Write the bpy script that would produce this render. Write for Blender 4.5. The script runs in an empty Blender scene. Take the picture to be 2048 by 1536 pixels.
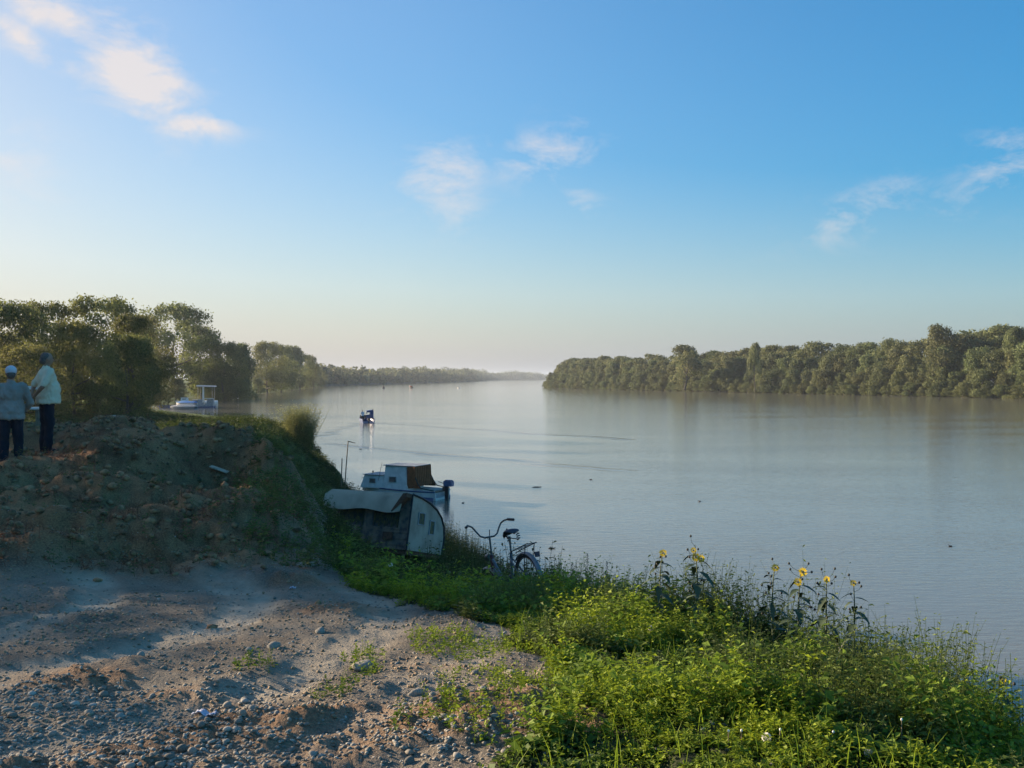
import bpy, bmesh, math, random
import numpy as np
from mathutils import Vector, Matrix, Euler, noise as mnoise

random.seed(7)
RNG = np.random.default_rng(7)
R = math.radians
SC = bpy.context.scene
COL = SC.collection

# ------------------------------------------------------------------ camera
EYE = 1.6
WATER = -5.0
cam_d = bpy.data.cameras.new('camera')
cam = bpy.data.objects.new('camera', cam_d)
COL.objects.link(cam)
cam.location = (0, 0, EYE)
cam_d.sensor_width = 36.0
cam_d.lens = 36.0 * 2000 / 2048
cam.rotation_euler = (R(90 - 0.36), 0, 0)
cam_d.clip_start = 0.1
cam_d.clip_end = 30000
SC.camera = cam

# ------------------------------------------------------------------ sun and sky
SUN_AZ = -62.0      # degrees from +Y, negative = towards -X (left)
SUN_EL = 14.0
sun_dir = Vector((math.sin(R(SUN_AZ)) * math.cos(R(SUN_EL)), math.cos(R(SUN_AZ)) * math.cos(R(SUN_EL)), math.sin(R(SUN_EL))))
sun_d = bpy.data.lights.new('sun', 'SUN')
sun_d.energy = 4.4
sun_d.angle = R(0.6)
sun_d.color = (1.0, 0.88, 0.73)
sun = bpy.data.objects.new('sun', sun_d)
COL.objects.link(sun)
sun.location = (-60, 40, 40)
sun.rotation_euler = (-sun_dir).to_track_quat('-Z', 'Y').to_euler()

SC.view_settings.view_transform = 'Standard'
SC.view_settings.look = 'None'
SC.view_settings.gamma = 1
SC.view_settings.use_curve_mapping = False
SC.view_settings.use_white_balance = True      # a camera set for shade: warmer than the daylight default
SC.view_settings.white_balance_temperature = 7500
SC.view_settings.white_balance_tint = 13
SC.view_settings.exposure = 1.42

def ray(px, py):
    v = Vector(((px - 1024) / 2000, 1.0, -(py - 755) / 2000))
    return v.normalized()

HOR_A, HOR_W, AUR_A, AUR_W, AIR_T = .97, .19, .97, .30, 1.0
AIR_C0, AIR_C1 = (1.66, 1.93, 2.45), (1.8, 2.1, 2.6)
world = bpy.data.worlds.new('World')
SC.world = world
world.use_nodes = True
wn, wl = world.node_tree.nodes, world.node_tree.links
wn.clear()
w_out = wn.new('ShaderNodeOutputWorld')
w_bg = wn.new('ShaderNodeBackground')
w_bg.inputs['Strength'].default_value = 0.10
wl.new(w_bg.outputs[0], w_out.inputs[0])
sky = wn.new('ShaderNodeTexSky')
sky.sky_type = 'NISHITA'
sky.sun_disc = False
sky.sun_elevation = R(SUN_EL)
sky.sun_rotation = R(SUN_AZ)
sky.altitude = 100
sky.air_density = 1.0
sky.dust_density = 1.5
sky.ozone_density = 3.0
hs = wn.new('ShaderNodeHueSaturation')
hs.inputs['Saturation'].default_value = 1.72
hs.inputs['Value'].default_value = 1.0
wl.new(sky.outputs[0], hs.inputs['Color'])

def wmath(op, a, b=None, c=None):
    n = wn.new('ShaderNodeMath'); n.operation = op
    for i, v in enumerate((a, b, c)):
        if v is None: continue
        if isinstance(v, (int, float)): n.inputs[i].default_value = v
        else: wl.new(v, n.inputs[i])
    return n.outputs[0]

w_tc = wn.new('ShaderNodeTexCoord')
# aerosol: the air whitens towards the horizon and round the sun
w_sep = wn.new('ShaderNodeSeparateXYZ'); wl.new(w_tc.outputs['Generated'], w_sep.inputs[0])
w_dot = wn.new('ShaderNodeVectorMath'); w_dot.operation = 'DOT_PRODUCT'; wl.new(w_tc.outputs['Generated'], w_dot.inputs[0]); w_dot.inputs[1].default_value = sun_dir
hor = wmath('MULTIPLY', wmath('EXPONENT', wmath('DIVIDE', wmath('MAXIMUM', w_sep.outputs['Z'], 0.0), -HOR_W)), wmath('MULTIPLY', wmath('ADD', wmath('MULTIPLY', w_dot.outputs['Value'], .28), .74), HOR_A))
aur = wmath('MULTIPLY', wmath('EXPONENT', wmath('DIVIDE', wmath('SUBTRACT', 1.0, w_dot.outputs['Value']), -AUR_W)), AUR_A)
air = wmath('MINIMUM', wmath('SUBTRACT', 1.0, wmath('MULTIPLY', wmath('SUBTRACT', 1.0, wmath('MINIMUM', hor, 1.0)), wmath('SUBTRACT', 1.0, aur))), 1.0)
w_side = wn.new('ShaderNodeMixRGB'); wl.new(wmath('MINIMUM', wmath('MAXIMUM', wmath('MULTIPLY', w_dot.outputs['Value'], 1.75), 0.0), 1.0), w_side.inputs[0]); w_side.inputs[1].default_value = (.72, 1.25, 2.25, 1); w_side.inputs[2].default_value = (*[v * AIR_T for v in AIR_C0], 1)
w_bwt = wn.new('ShaderNodeMixRGB'); wl.new(aur, w_bwt.inputs[0]); wl.new(w_side.outputs[0], w_bwt.inputs[1]); w_bwt.inputs[2].default_value = (*[v * AIR_T for v in AIR_C1], 1)
w_air = wn.new('ShaderNodeMixRGB'); wl.new(air, w_air.inputs[0]); wl.new(hs.outputs[0], w_air.inputs[1]); wl.new(w_bwt.outputs[0], w_air.inputs[2])
w_n1 = wn.new('ShaderNodeTexNoise')
w_n1.inputs['Scale'].default_value = 13
w_n1.inputs['Detail'].default_value = 11
w_n1.inputs['Roughness'].default_value = 0.68
w_n1.inputs['Distortion'].default_value = .35
w_map = wn.new('ShaderNodeMapping')
w_map.inputs['Scale'].default_value = (1.0, 1.0, 2.2)
wl.new(w_tc.outputs['Generated'], w_map.inputs[0])
wl.new(w_map.outputs[0], w_n1.inputs['Vector'])
# clouds: (px, py, half width px, half height px, tilt degrees, strength)
CLOUDS = [(110, 32, 75, 30, -22, .8), (60, 88, 62, 22, -34, .75), (275, 152, 82, 56, -32, 1.0), (385, 250, 66, 22, 0, .85), (210, 25, 40, 12, 10, .5), (405, 138, 26, 10, 0, .5), (130, 125, 60, 22, -25, .5),
          (885, 340, 72, 50, 25, .6), (900, 410, 62, 45, -10, .42), (1095, 308, 78, 40, 12, .6), (1158, 410, 38, 28, -15, .42),
          (1715, 425, 90, 34, 22, .5), (1985, 360, 95, 34, 25, .5), (2020, 283, 50, 18, 0, .5), (1165, 240, 30, 10, -20, .3),
          (2500, 260, 160, 50, 12, .5), (-260, 240, 180, 60, -12, .7), (3100, 60, 220, 60, 10, .5), (-700, 60, 240, 70, 5, .6)]
acc = None
for (cx, cy, hw, hh, tilt, st) in CLOUDS:
    c = ray(cx, cy)
    right = c.cross(Vector((0, 0, 1))).normalized()
    up = right.cross(c).normalized()
    a = R(tilt)
    e1 = right * math.cos(a) + up * math.sin(a)
    e2 = -right * math.sin(a) + up * math.cos(a)
    e1 *= 2000 / hw * 0.8
    e2 *= 2000 / hh * 0.8
    d1 = wn.new('ShaderNodeVectorMath'); d1.operation = 'DOT_PRODUCT'
    d2 = wn.new('ShaderNodeVectorMath'); d2.operation = 'DOT_PRODUCT'
    d3 = wn.new('ShaderNodeVectorMath'); d3.operation = 'DOT_PRODUCT'
    for dn, e in ((d1, e1), (d2, e2), (d3, c)):
        wl.new(w_tc.outputs['Generated'], dn.inputs[0]); dn.inputs[1].default_value = e
    q = wmath('ADD', wmath('MULTIPLY', d1.outputs['Value'], d1.outputs['Value']), wmath('MULTIPLY', d2.outputs['Value'], d2.outputs['Value']))
    g = wmath('EXPONENT', wmath('MULTIPLY', q, -0.8))
    g = wmath('MULTIPLY', wmath('MULTIPLY', g, st), wmath('GREATER_THAN', d3.outputs['Value'], 0.0))
    acc = g if acc is None else wmath('MAXIMUM', acc, g)
nz = wmath('SUBTRACT', w_n1.outputs['Fac'], 0.5)
raw = wmath('ADD', acc, wmath('MULTIPLY', nz, 3.2))
cm = wmath('MULTIPLY', wmath('MULTIPLY', wmath('SUBTRACT', raw, 0.17), 1.1), wmath('MULTIPLY', acc, 1.3))
cm = wmath('MINIMUM', wmath('MAXIMUM', cm, 0.0), 0.78)
w_mix = wn.new('ShaderNodeMixRGB')
wl.new(cm, w_mix.inputs['Fac'])
wl.new(w_air.outputs[0], w_mix.inputs[1])
w_mix.inputs[2].default_value = (3.1, 3.05, 3.2, 1)
wl.new(w_mix.outputs[0], w_bg.inputs['Color'])

# ------------------------------------------------------------------ helpers
def tag(o, label=None, cat=None, group=None, kind=None):
    if label: o['label'] = label
    if cat: o['category'] = cat
    if group: o['group'] = group
    if kind: o['kind'] = kind
    return o

def mesh_obj(name, verts, faces, mat, parent=None, smooth=True, tint=None):
    me = bpy.data.meshes.new(name)
    me.from_pydata([tuple(v) for v in verts], [], faces)
    if mat: me.materials.append(mat)
    if smooth:
        me.polygons.foreach_set('use_smooth', [True] * len(me.polygons))
    me.update()
    o = bpy.data.objects.new(name, me)
    COL.objects.link(o)
    if parent: o.parent = parent
    return o

def np_mesh(name, V, F, mat, tint=None, smooth=False):
    """V (n,3), F (m,k) with constant k: fast mesh from numpy; tint is a per-vertex float."""
    V = np.asarray(V, dtype=np.float32); F = np.asarray(F, dtype=np.int32)
    me = bpy.data.meshes.new(name)
    k = F.shape[1]
    me.vertices.add(len(V)); me.vertices.foreach_set('co', V.ravel())
    me.loops.add(F.size); me.loops.foreach_set('vertex_index', F.ravel())
    me.polygons.add(len(F))
    me.polygons.foreach_set('loop_start', np.arange(0, F.size, k, dtype=np.int32))
    me.polygons.foreach_set('loop_total', np.full(len(F), k, dtype=np.int32))
    me.polygons.foreach_set('use_smooth', np.full(len(F), smooth))
    if tint is not None:
        a = me.attributes.new('tint', 'FLOAT', 'POINT')
        a.data.foreach_set('value', np.asarray(tint, dtype=np.float32).ravel())
    me.materials.append(mat)
    me.update(calc_edges=True)
    me.validate()
    return me

def link_mesh(name, me, parent=None, loc=(0, 0, 0), rot=(0, 0, 0), scale=(1, 1, 1)):
    o = bpy.data.objects.new(name, me)
    COL.objects.link(o)
    o.location = loc; o.rotation_euler = rot; o.scale = scale
    if parent: o.parent = parent
    return o

def empty(name, loc=(0, 0, 0), rz=0, rot=None, scale=1):
    o = bpy.data.objects.new(name, None)
    COL.objects.link(o)
    o.location = loc
    o.rotation_euler = rot if rot is not None else (0, 0, rz)
    o.scale = (scale,) * 3 if isinstance(scale, (int, float)) else scale
    o.empty_display_size = 0.2
    return o

class MB:
    def __init__(s): s.v = []; s.f = []
    def add(s, V, F):
        n = len(s.v); s.v += [Vector(p) for p in V]; s.f += [tuple(i + n for i in f) for f in F]; return s
    def box(s, c, size, rot=None, taper=1.0):
        x, y, z = (k / 2 for k in size); V = []
        for dz in (-1, 1):
            t = taper if dz > 0 else 1
            for dx, dy in ((-1, -1), (1, -1), (1, 1), (-1, 1)): V.append(Vector((dx * x * t, dy * y * t, dz * z)))
        if rot is not None:
            m = Euler(rot).to_matrix(); V = [m @ p for p in V]
        V = [p + Vector(c) for p in V]
        return s.add(V, [(0, 3, 2, 1), (4, 5, 6, 7), (0, 1, 5, 4), (1, 2, 6, 5), (2, 3, 7, 6), (3, 0, 4, 7)])
    def tube(s, pts, r, n=8, cap=True):
        pts = [Vector(p) for p in pts]; m = len(pts)
        rr = r if isinstance(r, (list, tuple)) else [r] * m
        V = []; ref = None
        for i, p in enumerate(pts):
            t = (pts[min(i + 1, m - 1)] - pts[max(i - 1, 0)]).normalized()
            if ref is None:
                ref = Vector((0, 0, 1)) if abs(t.z) < 0.9 else Vector((1, 0, 0))
            a = (ref - t * ref.dot(t)).normalized(); ref = a; b = t.cross(a)
            for k in range(n):
                w = 2 * math.pi * k / n
                V.append(p + (a * math.cos(w) + b * math.sin(w)) * rr[i])
        F = []
        for i in range(m - 1):
            for k in range(n):
                F.append((i * n + k, i * n + (k + 1) % n, (i + 1) * n + (k + 1) % n, (i + 1) * n + k))
        if cap:
            F.append(tuple(range(n - 1, -1, -1))); F.append(tuple((m - 1) * n + k for k in range(n)))
        return s.add(V, F)
    def ell(s, c, r, rot=None, nu=12, nv=8):
        V = [Vector((0, 0, -r[2]))]
        for j in range(1, nv):
            a = -math.pi / 2 + math.pi * j / nv
            for i in range(nu):
                w = 2 * math.pi * i / nu
                V.append(Vector((r[0] * math.cos(a) * math.cos(w), r[1] * math.cos(a) * math.sin(w), r[2] * math.sin(a))))
        V.append(Vector((0, 0, r[2])))
        F = []
        for i in range(nu): F.append((0, 1 + (i + 1) % nu, 1 + i))
        for j in range(nv - 2):
            for i in range(nu):
                a = 1 + j * nu
                F.append((a + i, a + (i + 1) % nu, a + nu + (i + 1) % nu, a + nu + i))
        top = len(V) - 1; a = 1 + (nv - 2) * nu
        for i in range(nu): F.append((a + i, a + (i + 1) % nu, top))
        if rot is not None:
            m = Euler(rot).to_matrix(); V = [m @ p for p in V]
        return s.add([p + Vector(c) for p in V], F)
    def cap(s, p0, p1, r0, r1, n=12):
        """tapered capsule"""
        p0, p1 = Vector(p0), Vector(p1); d = (p1 - p0); L = d.length; t = d / L if L else Vector((0, 0, 1))
        P = []; Q = []
        for k in (80, 55, 28): P.append(p0 - t * r0 * math.sin(R(k))); Q.append(r0 * math.cos(R(k)))
        P += [p0, p1]; Q += [r0, r1]
        for k in (28, 55, 80): P.append(p1 + t * r1 * math.sin(R(k))); Q.append(r1 * math.cos(R(k)))
        return s.tube(P, Q, n)
    def prism(s, poly, y0, y1, axis='y'):
        """poly of (a, b) extruded; axis 'y': a->x b->z; axis 'x': a->y b->z; axis 'z': a->x b->y"""
        def m(a, b, c): return {'y': (a, c, b), 'x': (c, a, b), 'z': (a, b, c)}[axis]
        n = len(poly)
        V = [m(a, b, y0) for a, b in poly] + [m(a, b, y1) for a, b in poly]
        F = [tuple(range(n)), tuple(range(2 * n - 1, n - 1, -1))] + [(i, i + n, (i + 1) % n + n, (i + 1) % n) for i in range(n)]
        return s.add(V, F)
    def loft(s, rings, closed=True, cap=True):
        n = len(rings[0]); V = [p for r_ in rings for p in r_]; F = []
        for i in range(len(rings) - 1):
            for k in range(n if closed else n - 1):
                F.append((i * n + k, i * n + (k + 1) % n, (i + 1) * n + (k + 1) % n, (i + 1) * n + k))
        if cap: F.append(tuple(range(n - 1, -1, -1))); F.append(tuple((len(rings) - 1) * n + k for k in range(n)))
        return s.add(V, F)
    def mesh(s, name, mat, smooth=False, bevel=0, fix=True):
        me = bpy.data.meshes.new(name)
        me.from_pydata([tuple(p) for p in s.v], [], s.f)
        bm = bmesh.new(); bm.from_mesh(me)
        if fix: bmesh.ops.recalc_face_normals(bm, faces=bm.faces)
        if bevel:
            ed = [e for e in bm.edges if len(e.link_faces) == 2 and e.calc_face_angle(0) > 0.6]
            bmesh.ops.bevel(bm, geom=ed, offset=bevel, segments=2, affect='EDGES', clamp_overlap=True)
        bm.to_mesh(me); bm.free()
        me.materials.append(mat)
        if smooth == 'auto':
            for p in me.polygons: p.use_smooth = True
            try: me.set_sharp_from_angle(angle=R(40))
            except Exception: pass
        elif smooth:
            for p in me.polygons: p.use_smooth = True
        me.update()
        return me
    def build(s, name, mat, parent=None, smooth='auto', bevel=0, loc=(0, 0, 0), rot=(0, 0, 0), label=None):
        o = link_mesh(name, s.mesh(name, mat, smooth, bevel), parent, loc, rot)
        if label: o['label'] = label
        return o

def remesh_obj(mb, name, mat, parent, voxel=0.012, smooth_it=4, label=None, fold=0):
    me = bpy.data.meshes.new('tmp'); me.from_pydata([tuple(p) for p in mb.v], [], mb.f)
    bm = bmesh.new(); bm.from_mesh(me); bmesh.ops.recalc_face_normals(bm, faces=bm.faces); bm.to_mesh(me); bm.free()
    t = bpy.data.objects.new('tmp', me); COL.objects.link(t)
    m = t.modifiers.new('r', 'REMESH'); m.mode = 'VOXEL'; m.voxel_size = voxel
    m2 = t.modifiers.new('s', 'SMOOTH'); m2.iterations = smooth_it; m2.factor = 0.5
    dg = bpy.context.evaluated_depsgraph_get()
    nm = bpy.data.meshes.new_from_object(t.evaluated_get(dg))
    bpy.data.objects.remove(t)
    nm.name = name
    nm.materials.clear(); nm.materials.append(mat)
    for p in nm.polygons: p.use_smooth = True
    if fold:
        N_ = [v.normal.copy() for v in nm.vertices]
        for v, q in zip(nm.vertices, N_):
            c_ = v.co; w_ = mnoise.noise(Vector((c_.x * 9, c_.y * 9, c_.z * 5.5 + c_.x * 6))) + .5 * mnoise.noise(Vector((c_.x * 20 + 5, c_.y * 20, c_.z * 14)))
            v.co = c_ + q * fold * (abs(w_) * 2 - .5)
    o = link_mesh(name, nm, parent)
    if label: o['label'] = label
    return o

# ------------------------------------------------------------------ materials
def newmat(name):
    m = bpy.data.materials.new(name); m.use_nodes = True
    return m, m.node_tree.nodes, m.node_tree.links, m.node_tree.nodes['Principled BSDF']

def simple(name, col, rough=0.6, metal=0.0, var=0.25, scale=6.0, bump=0.15, dirt=None, spec=0.5):
    m, n, l, b = newmat(name)
    b.inputs['Roughness'].default_value = rough; b.inputs['Metallic'].default_value = metal
    b.inputs['Specular IOR Level'].default_value = spec
    tc = n.new('ShaderNodeTexCoord')
    no = n.new('ShaderNodeTexNoise'); no.inputs['Scale'].default_value = scale; no.inputs['Detail'].default_value = 6
    l.new(tc.outputs['Object'], no.inputs['Vector'])
    ra = n.new('ShaderNodeValToRGB')
    d = dirt or tuple(c * (1 - var) for c in col)
    ra.color_ramp.elements[0].position = 0.35; ra.color_ramp.elements[1].position = 0.6
    ra.color_ramp.elements[0].color = (*d, 1); ra.color_ramp.elements[1].color = (*col, 1)
    l.new(no.outputs['Fac'], ra.inputs[0]); l.new(ra.outputs[0], b.inputs['Base Color'])
    if bump:
        bu = n.new('ShaderNodeBump'); bu.inputs['Strength'].default_value = bump; bu.inputs['Distance'].default_value = 0.01
        n2 = n.new('ShaderNodeTexNoise'); n2.inputs['Scale'].default_value = scale * 6; l.new(tc.outputs['Object'], n2.inputs['Vector'])
        l.new(n2.outputs['Fac'], bu.inputs['Height']); l.new(bu.outputs[0], b.inputs['Normal'])
    return m

def leafmat(name, c0, c1, trans=0.35, objvar=0.25, nscale=0.0, c2=None):
    """foliage: colour from the per-vertex tint, object random and large noise; part of the light passes through"""
    m, n, l, b = newmat(name)
    at = n.new('ShaderNodeAttribute'); at.attribute_name = 'tint'
    ra = n.new('ShaderNodeValToRGB')
    ra.color_ramp.elements[0].color = (*c0, 1); ra.color_ramp.elements[1].color = (*c1, 1)
    if c2: e = ra.color_ramp.elements.new(0.97); e.color = (*c1, 1); ra.color_ramp.elements[-1].color = (*c2, 1)
    l.new(at.outputs['Fac'], ra.inputs[0])
    oi = n.new('ShaderNodeObjectInfo')
    hs_ = n.new('ShaderNodeHueSaturation')
    mr = n.new('ShaderNodeMapRange'); mr.inputs['To Min'].default_value = 0.5 - 0.03; mr.inputs['To Max'].default_value = 0.5 + 0.02
    l.new(oi.outputs['Random'], mr.inputs[0]); l.new(mr.outputs[0], hs_.inputs['Hue'])
    mr2 = n.new('ShaderNodeMapRange'); mr2.inputs['To Min'].default_value = 1 - objvar; mr2.inputs['To Max'].default_value = 1 + objvar
    mth = n.new('ShaderNodeMath'); mth.operation = 'FRACT'; mu = n.new('ShaderNodeMath'); mu.operation = 'MULTIPLY'; mu.inputs[1].default_value = 7.31
    l.new(oi.outputs['Random'], mu.inputs[0]); l.new(mu.outputs[0], mth.inputs[0]); l.new(mth.outputs[0], mr2.inputs[0]); l.new(mr2.outputs[0], hs_.inputs['Value'])
    l.new(ra.outputs[0], hs_.inputs['Color'])
    b.inputs['Roughness'].default_value = 0.65; b.inputs['Specular IOR Level'].default_value = 0.25
    l.new(hs_.outputs[0], b.inputs['Base Color'])
    tr = n.new('ShaderNodeBsdfTranslucent'); mx = n.new('ShaderNodeMixShader'); mx.inputs[0].default_value = trans
    l.new(hs_.outputs[0], tr.inputs['Color'])
    l.new(b.outputs[0], mx.inputs[1]); l.new(tr.outputs[0], mx.inputs[2])
    l.new(mx.outputs[0], n['Material Output'].inputs[0])
    return m

M = {}
M['hull_white'] = simple('hull_white', (0.76, 0.74, 0.70), 0.35, var=.2, scale=3, bump=.05)
M['blue_paint'] = simple('blue_paint', (0.03, 0.05, 0.16), 0.4, bump=.05)
M['bright_blue'] = simple('bright_blue', (0.03, 0.2, 0.5), 0.6)
M['hull_blue'] = simple('hull_blue', (0.10, 0.14, 0.26), 0.45)
M['orange_cloth'] = simple('orange_cloth', (0.30, 0.085, 0.03), 0.9, var=.35)
M['dark'] = simple('dark', (0.015, 0.016, 0.02), 0.6, bump=.05)
M['cabin_glass'] = simple('cabin_glass', (0.16, 0.13, 0.12), 0.1, bump=0)
M['grey_paint'] = simple('grey_paint', (0.30, 0.32, 0.33), 0.6, var=.3, scale=4)
M['caravan_side'] = simple('caravan_side', (0.36, 0.33, 0.265), 0.55, var=.3, scale=2.5, dirt=(.24, .21, .165))
M['caravan_roof'] = simple('caravan_roof', (0.50, 0.41, 0.30), 0.9, var=.3, scale=1.6, dirt=(.32, .26, .19), spec=.2)
M['caravan_dark'] = simple('caravan_dark', (0.30, 0.20, 0.14), 0.8, var=.6, scale=5, dirt=(.07, .06, .06))
M['curtain'] = simple('curtain', (0.15, 0.12, 0.05), 0.9, var=.7, scale=9, dirt=(.04, .05, .05))
M['rust'] = simple('rust', (0.16, 0.07, 0.04), 0.8, var=.5, scale=20)
M['wood'] = simple('wood', (0.2, 0.15, 0.1), 0.8, var=.4, scale=10)
M['pale_wood'] = simple('pale_wood', (0.5, 0.42, 0.3), 0.8, var=.3, scale=20)
M['tyre'] = simple('tyre', (0.02, 0.02, 0.022), 0.85, var=.3, scale=20)
M['chrome'] = simple('chrome', (0.16, 0.155, 0.15), 0.5, metal=.5, var=.5, scale=30, dirt=(.1, .06, .04))
M['bike_red'] = simple('bike_red', (0.12, 0.02, 0.03), 0.45, var=.4, scale=20)
M['bike_frame'] = simple('bike_frame', (0.13, 0.15, 0.17), 0.4, var=.4, scale=20)
M['fender'] = simple('fender', (0.22, 0.22, 0.24), 0.5, metal=.2, var=.35, scale=14)
M['saddle'] = simple('saddle', (0.10, 0.07, 0.09), 0.6, var=.3, scale=20)
M['skin'] = simple('skin', (0.36, 0.19, 0.12), 0.6, var=.2, scale=12, bump=.05)
M['hair'] = simple('hair', (0.17, 0.12, 0.10), 0.8, var=.5, scale=40)
M['cream_shirt'] = simple('cream_shirt', (0.80, 0.67, 0.47), 0.9, var=.15, scale=6, bump=.3)
M['grey_shirt'] = simple('grey_shirt', (0.34, 0.29, 0.25), 0.9, var=.25, scale=6, bump=.3)
M['navy_cloth'] = simple('navy_cloth', (0.012, 0.012, 0.022), 0.9, var=.3, scale=8, bump=.3)
M['white_cloth'] = simple('white_cloth', (0.62, 0.63, 0.68), 0.8, var=.15, scale=10, bump=.2)
M['shoe'] = simple('shoe', (0.02, 0.018, 0.017), 0.6)
M['plastic'] = simple('plastic', (0.55, 0.57, 0.68), 0.4, var=.2, scale=20, bump=.4)
M['petal'] = simple('petal', (0.80, 0.50, 0.02), 0.6, var=.15, scale=40, bump=0)
M['flower_disc'] = simple('flower_disc', (0.30, 0.17, 0.02), 0.8, var=.5, scale=90)
M['stem'] = simple('stem', (0.07, 0.10, 0.04), 0.7, var=.3, scale=20)
M['stalk'] = simple('stalk', (0.22, 0.17, 0.09), 0.7, var=.3, scale=30)
M['bud'] = simple('bud', (0.05, 0.045, 0.03), 0.7, var=.4, scale=50)
M['fluff'] = simple('fluff', (0.88, 0.85, 0.78), 0.9, var=.1, scale=60)
M['bark'] = simple('bark', (0.10, 0.085, 0.065), 0.9, var=.5, scale=4, bump=.6)
M['rock'] = simple('rock', (0.42, 0.37, 0.29), 0.85, var=.35, scale=9, bump=.5)
M['clod'] = simple('clod', (0.42, 0.22, 0.105), 0.95, var=.75, scale=12, bump=.6)
M['crumb'] = simple('crumb', (0.38, 0.27, 0.165), 0.95, var=.5, scale=12, bump=.6)
M['buoy'] = simple('buoy', (0.35, 0.07, 0.02), 0.5)

# ------------------------------------------------------------------ noise
def _hash(ix, iy, s):
    h = (ix.astype(np.int64) * 374761393 + iy.astype(np.int64) * 668265263 + s * 1274126177) & 0x7fffffff
    h = ((h ^ (h >> 13)) * 1274126177) & 0x7fffffff
    return ((h ^ (h >> 16)) & 0xffff) / 65535.0
def vnoise(x, y, s=0):
    ix, iy = np.floor(x), np.floor(y); fx, fy = x - ix, y - iy
    fx = fx * fx * fx * (fx * (fx * 6 - 15) + 10); fy = fy * fy * fy * (fy * (fy * 6 - 15) + 10)
    a = _hash(ix, iy, s); b = _hash(ix + 1, iy, s); c = _hash(ix, iy + 1, s); d = _hash(ix + 1, iy + 1, s)
    return (a + (b - a) * fx) * (1 - fy) + (c + (d - c) * fx) * fy - 0.5
def fbm(x, y, o=4, s=0, g=0.5):
    r = 0; a = 1; x = np.asarray(x, float); y = np.asarray(y, float)
    for i in range(o):
        r = r + a * vnoise(x, y, s + i * 17); ca, sa = 0.8, 0.6
        x, y = (x * ca - y * sa) * 2.03 + 11.3, (x * sa + y * ca) * 2.03 + 5.7; a *= g
    return r
def sstep(a, b, x):
    t = np.clip((x - a) / (b - a), 0, 1); return t * t * (3 - 2 * t)

# ------------------------------------------------------------------ terrain
def C(px, py, d): return ((px - 1024) / 2000 * d, d, EYE - (py - 755) / 2000 * d)
SHORE = [(9, -60), (8, -20), (7, -6), (6.4, 2), (5.6, 8), (4.2, 14), (1.4, 26), (-1.2, 38), (-5.0, 48), (-10.0, 60), (-17.5, 91), (-28, 130), (-44, 162),
         (-70, 186), (-78, 205), (-84, 240), (-91, 293), (-121, 574), (-154, 825), (-200, 1000), (-300, 1300)]
CP = [(-8, 0, 0.05), (0, 0, 0), (3, 0, -.1), (4.5, 0, -1), (-20, 0, .1), (0, -10, 0), (-12, -10, 0), (5, -10, -.6),
      (-3, 3, .02), (0, 3, 0), (-6, 4, .02), (-1, 4.6, 0), (-3, 5.4, 0), (0.5, 5.5, -.05), (-12, 5, 0.05),
      C(700, 1250, 6.9), C(200, 1250, 6.9), C(1000, 1290, 6.2), C(900, 1225, 7.9), C(700, 1180, 9.0), C(640, 1150, 10.0), C(0, 1190, 8), C(300, 1155, 9.2), C(480, 1150, 9.6),
      C(0, 1000, 11.5), C(200, 1000, 12), C(400, 1000, 12.6), C(200, 905, 15.5), C(95, 905, 17.5), C(20, 925, 16.5), C(300, 878, 17), C(430, 868, 17.5), C(530, 880, 17),
      C(550, 950, 14.5), C(590, 1050, 12), C(630, 1120, 10.6), C(100, 860, 22), C(300, 845, 22), C(500, 852, 22), C(0, 850, 24),
      (-10, 40, -2.2), (-18, 40, -1.9), (-30, 40, -1.2), (-6.5, 22, -1.0), (-4.6, 16, -1.2),
      C(620, 1060, 25), C(600, 935, 50), C(560, 880, 50), C(540, 853, 60), C(650, 1000, 40), C(700, 1150, 23), C(820, 1145, 26.5), C(890, 1165, 27.5), C(700, 985, 52),
      (-3.3, 20, -2.4), (-2.2, 14, -1.35), (-1.5, 11.5, -.95), (0.2, 11.3, -.95), (-.55, 12.6, -1.42), (0.5, 14, -1.75), (-.3, 18, -2.6), (-1.6, 25, -3.5),
      (1.8, 7.5, -.42), (2.6, 5.2, -.36), (2.8, 3.8, -.32), (1.2, 9, -.66), (0.7, 11, -1.0), (0.5, 7.5, -.28), (-.3, 9.3, -.5),
      (3.6, 8, -1.7), (3.9, 5, -1.5), (2.6, 11, -2.1), (2.0, 14, -3.0), (0.3, 26, -4.2),
      (-35, 20, .2), (-45, 60, -1.0), (-25, 80, -3.0)]
CP += [(x, y, WATER - .1) for x, y in SHORE if -25 < y < 100]
CP += [(x + 4, y, WATER - 1.6) for x, y in SHORE if -25 < y < 100] + [(x + 14, y, WATER - 2.6) for x, y in SHORE if -25 < y < 100]
CP = np.array(CP)
def _warp(x, y):   # compress depth so the near detail and the far slope get equal say
    rr = np.sqrt(x * x + y * y) + 1e-6; k = np.log1p(rr / 4.0) * 4.0 / rr
    return x * k, y * k
_cx, _cy = _warp(CP[:, 0], CP[:, 1])
_D = np.hypot(_cx[:, None] - _cx[None], _cy[:, None] - _cy[None])
_A = _D + np.eye(len(CP)) * 0.02       # biharmonic-like linear kernel, lightly smoothed
_Pm = np.stack([np.ones(len(CP)), _cx, _cy], 1)
_S = np.block([[_A, _Pm], [_Pm.T, np.zeros((3, 3))]])
_W = np.linalg.solve(_S, np.concatenate([CP[:, 2], np.zeros(3)]))
def rbf(x, y):
    wx, wy = _warp(x, y)
    out = _W[-3] + _W[-2] * wx + _W[-1] * wy
    for i in range(len(CP)):
        out = out + _W[i] * np.hypot(wx - _cx[i], wy - _cy[i])
    return out
_sh = np.array(SHORE, float)
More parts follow.
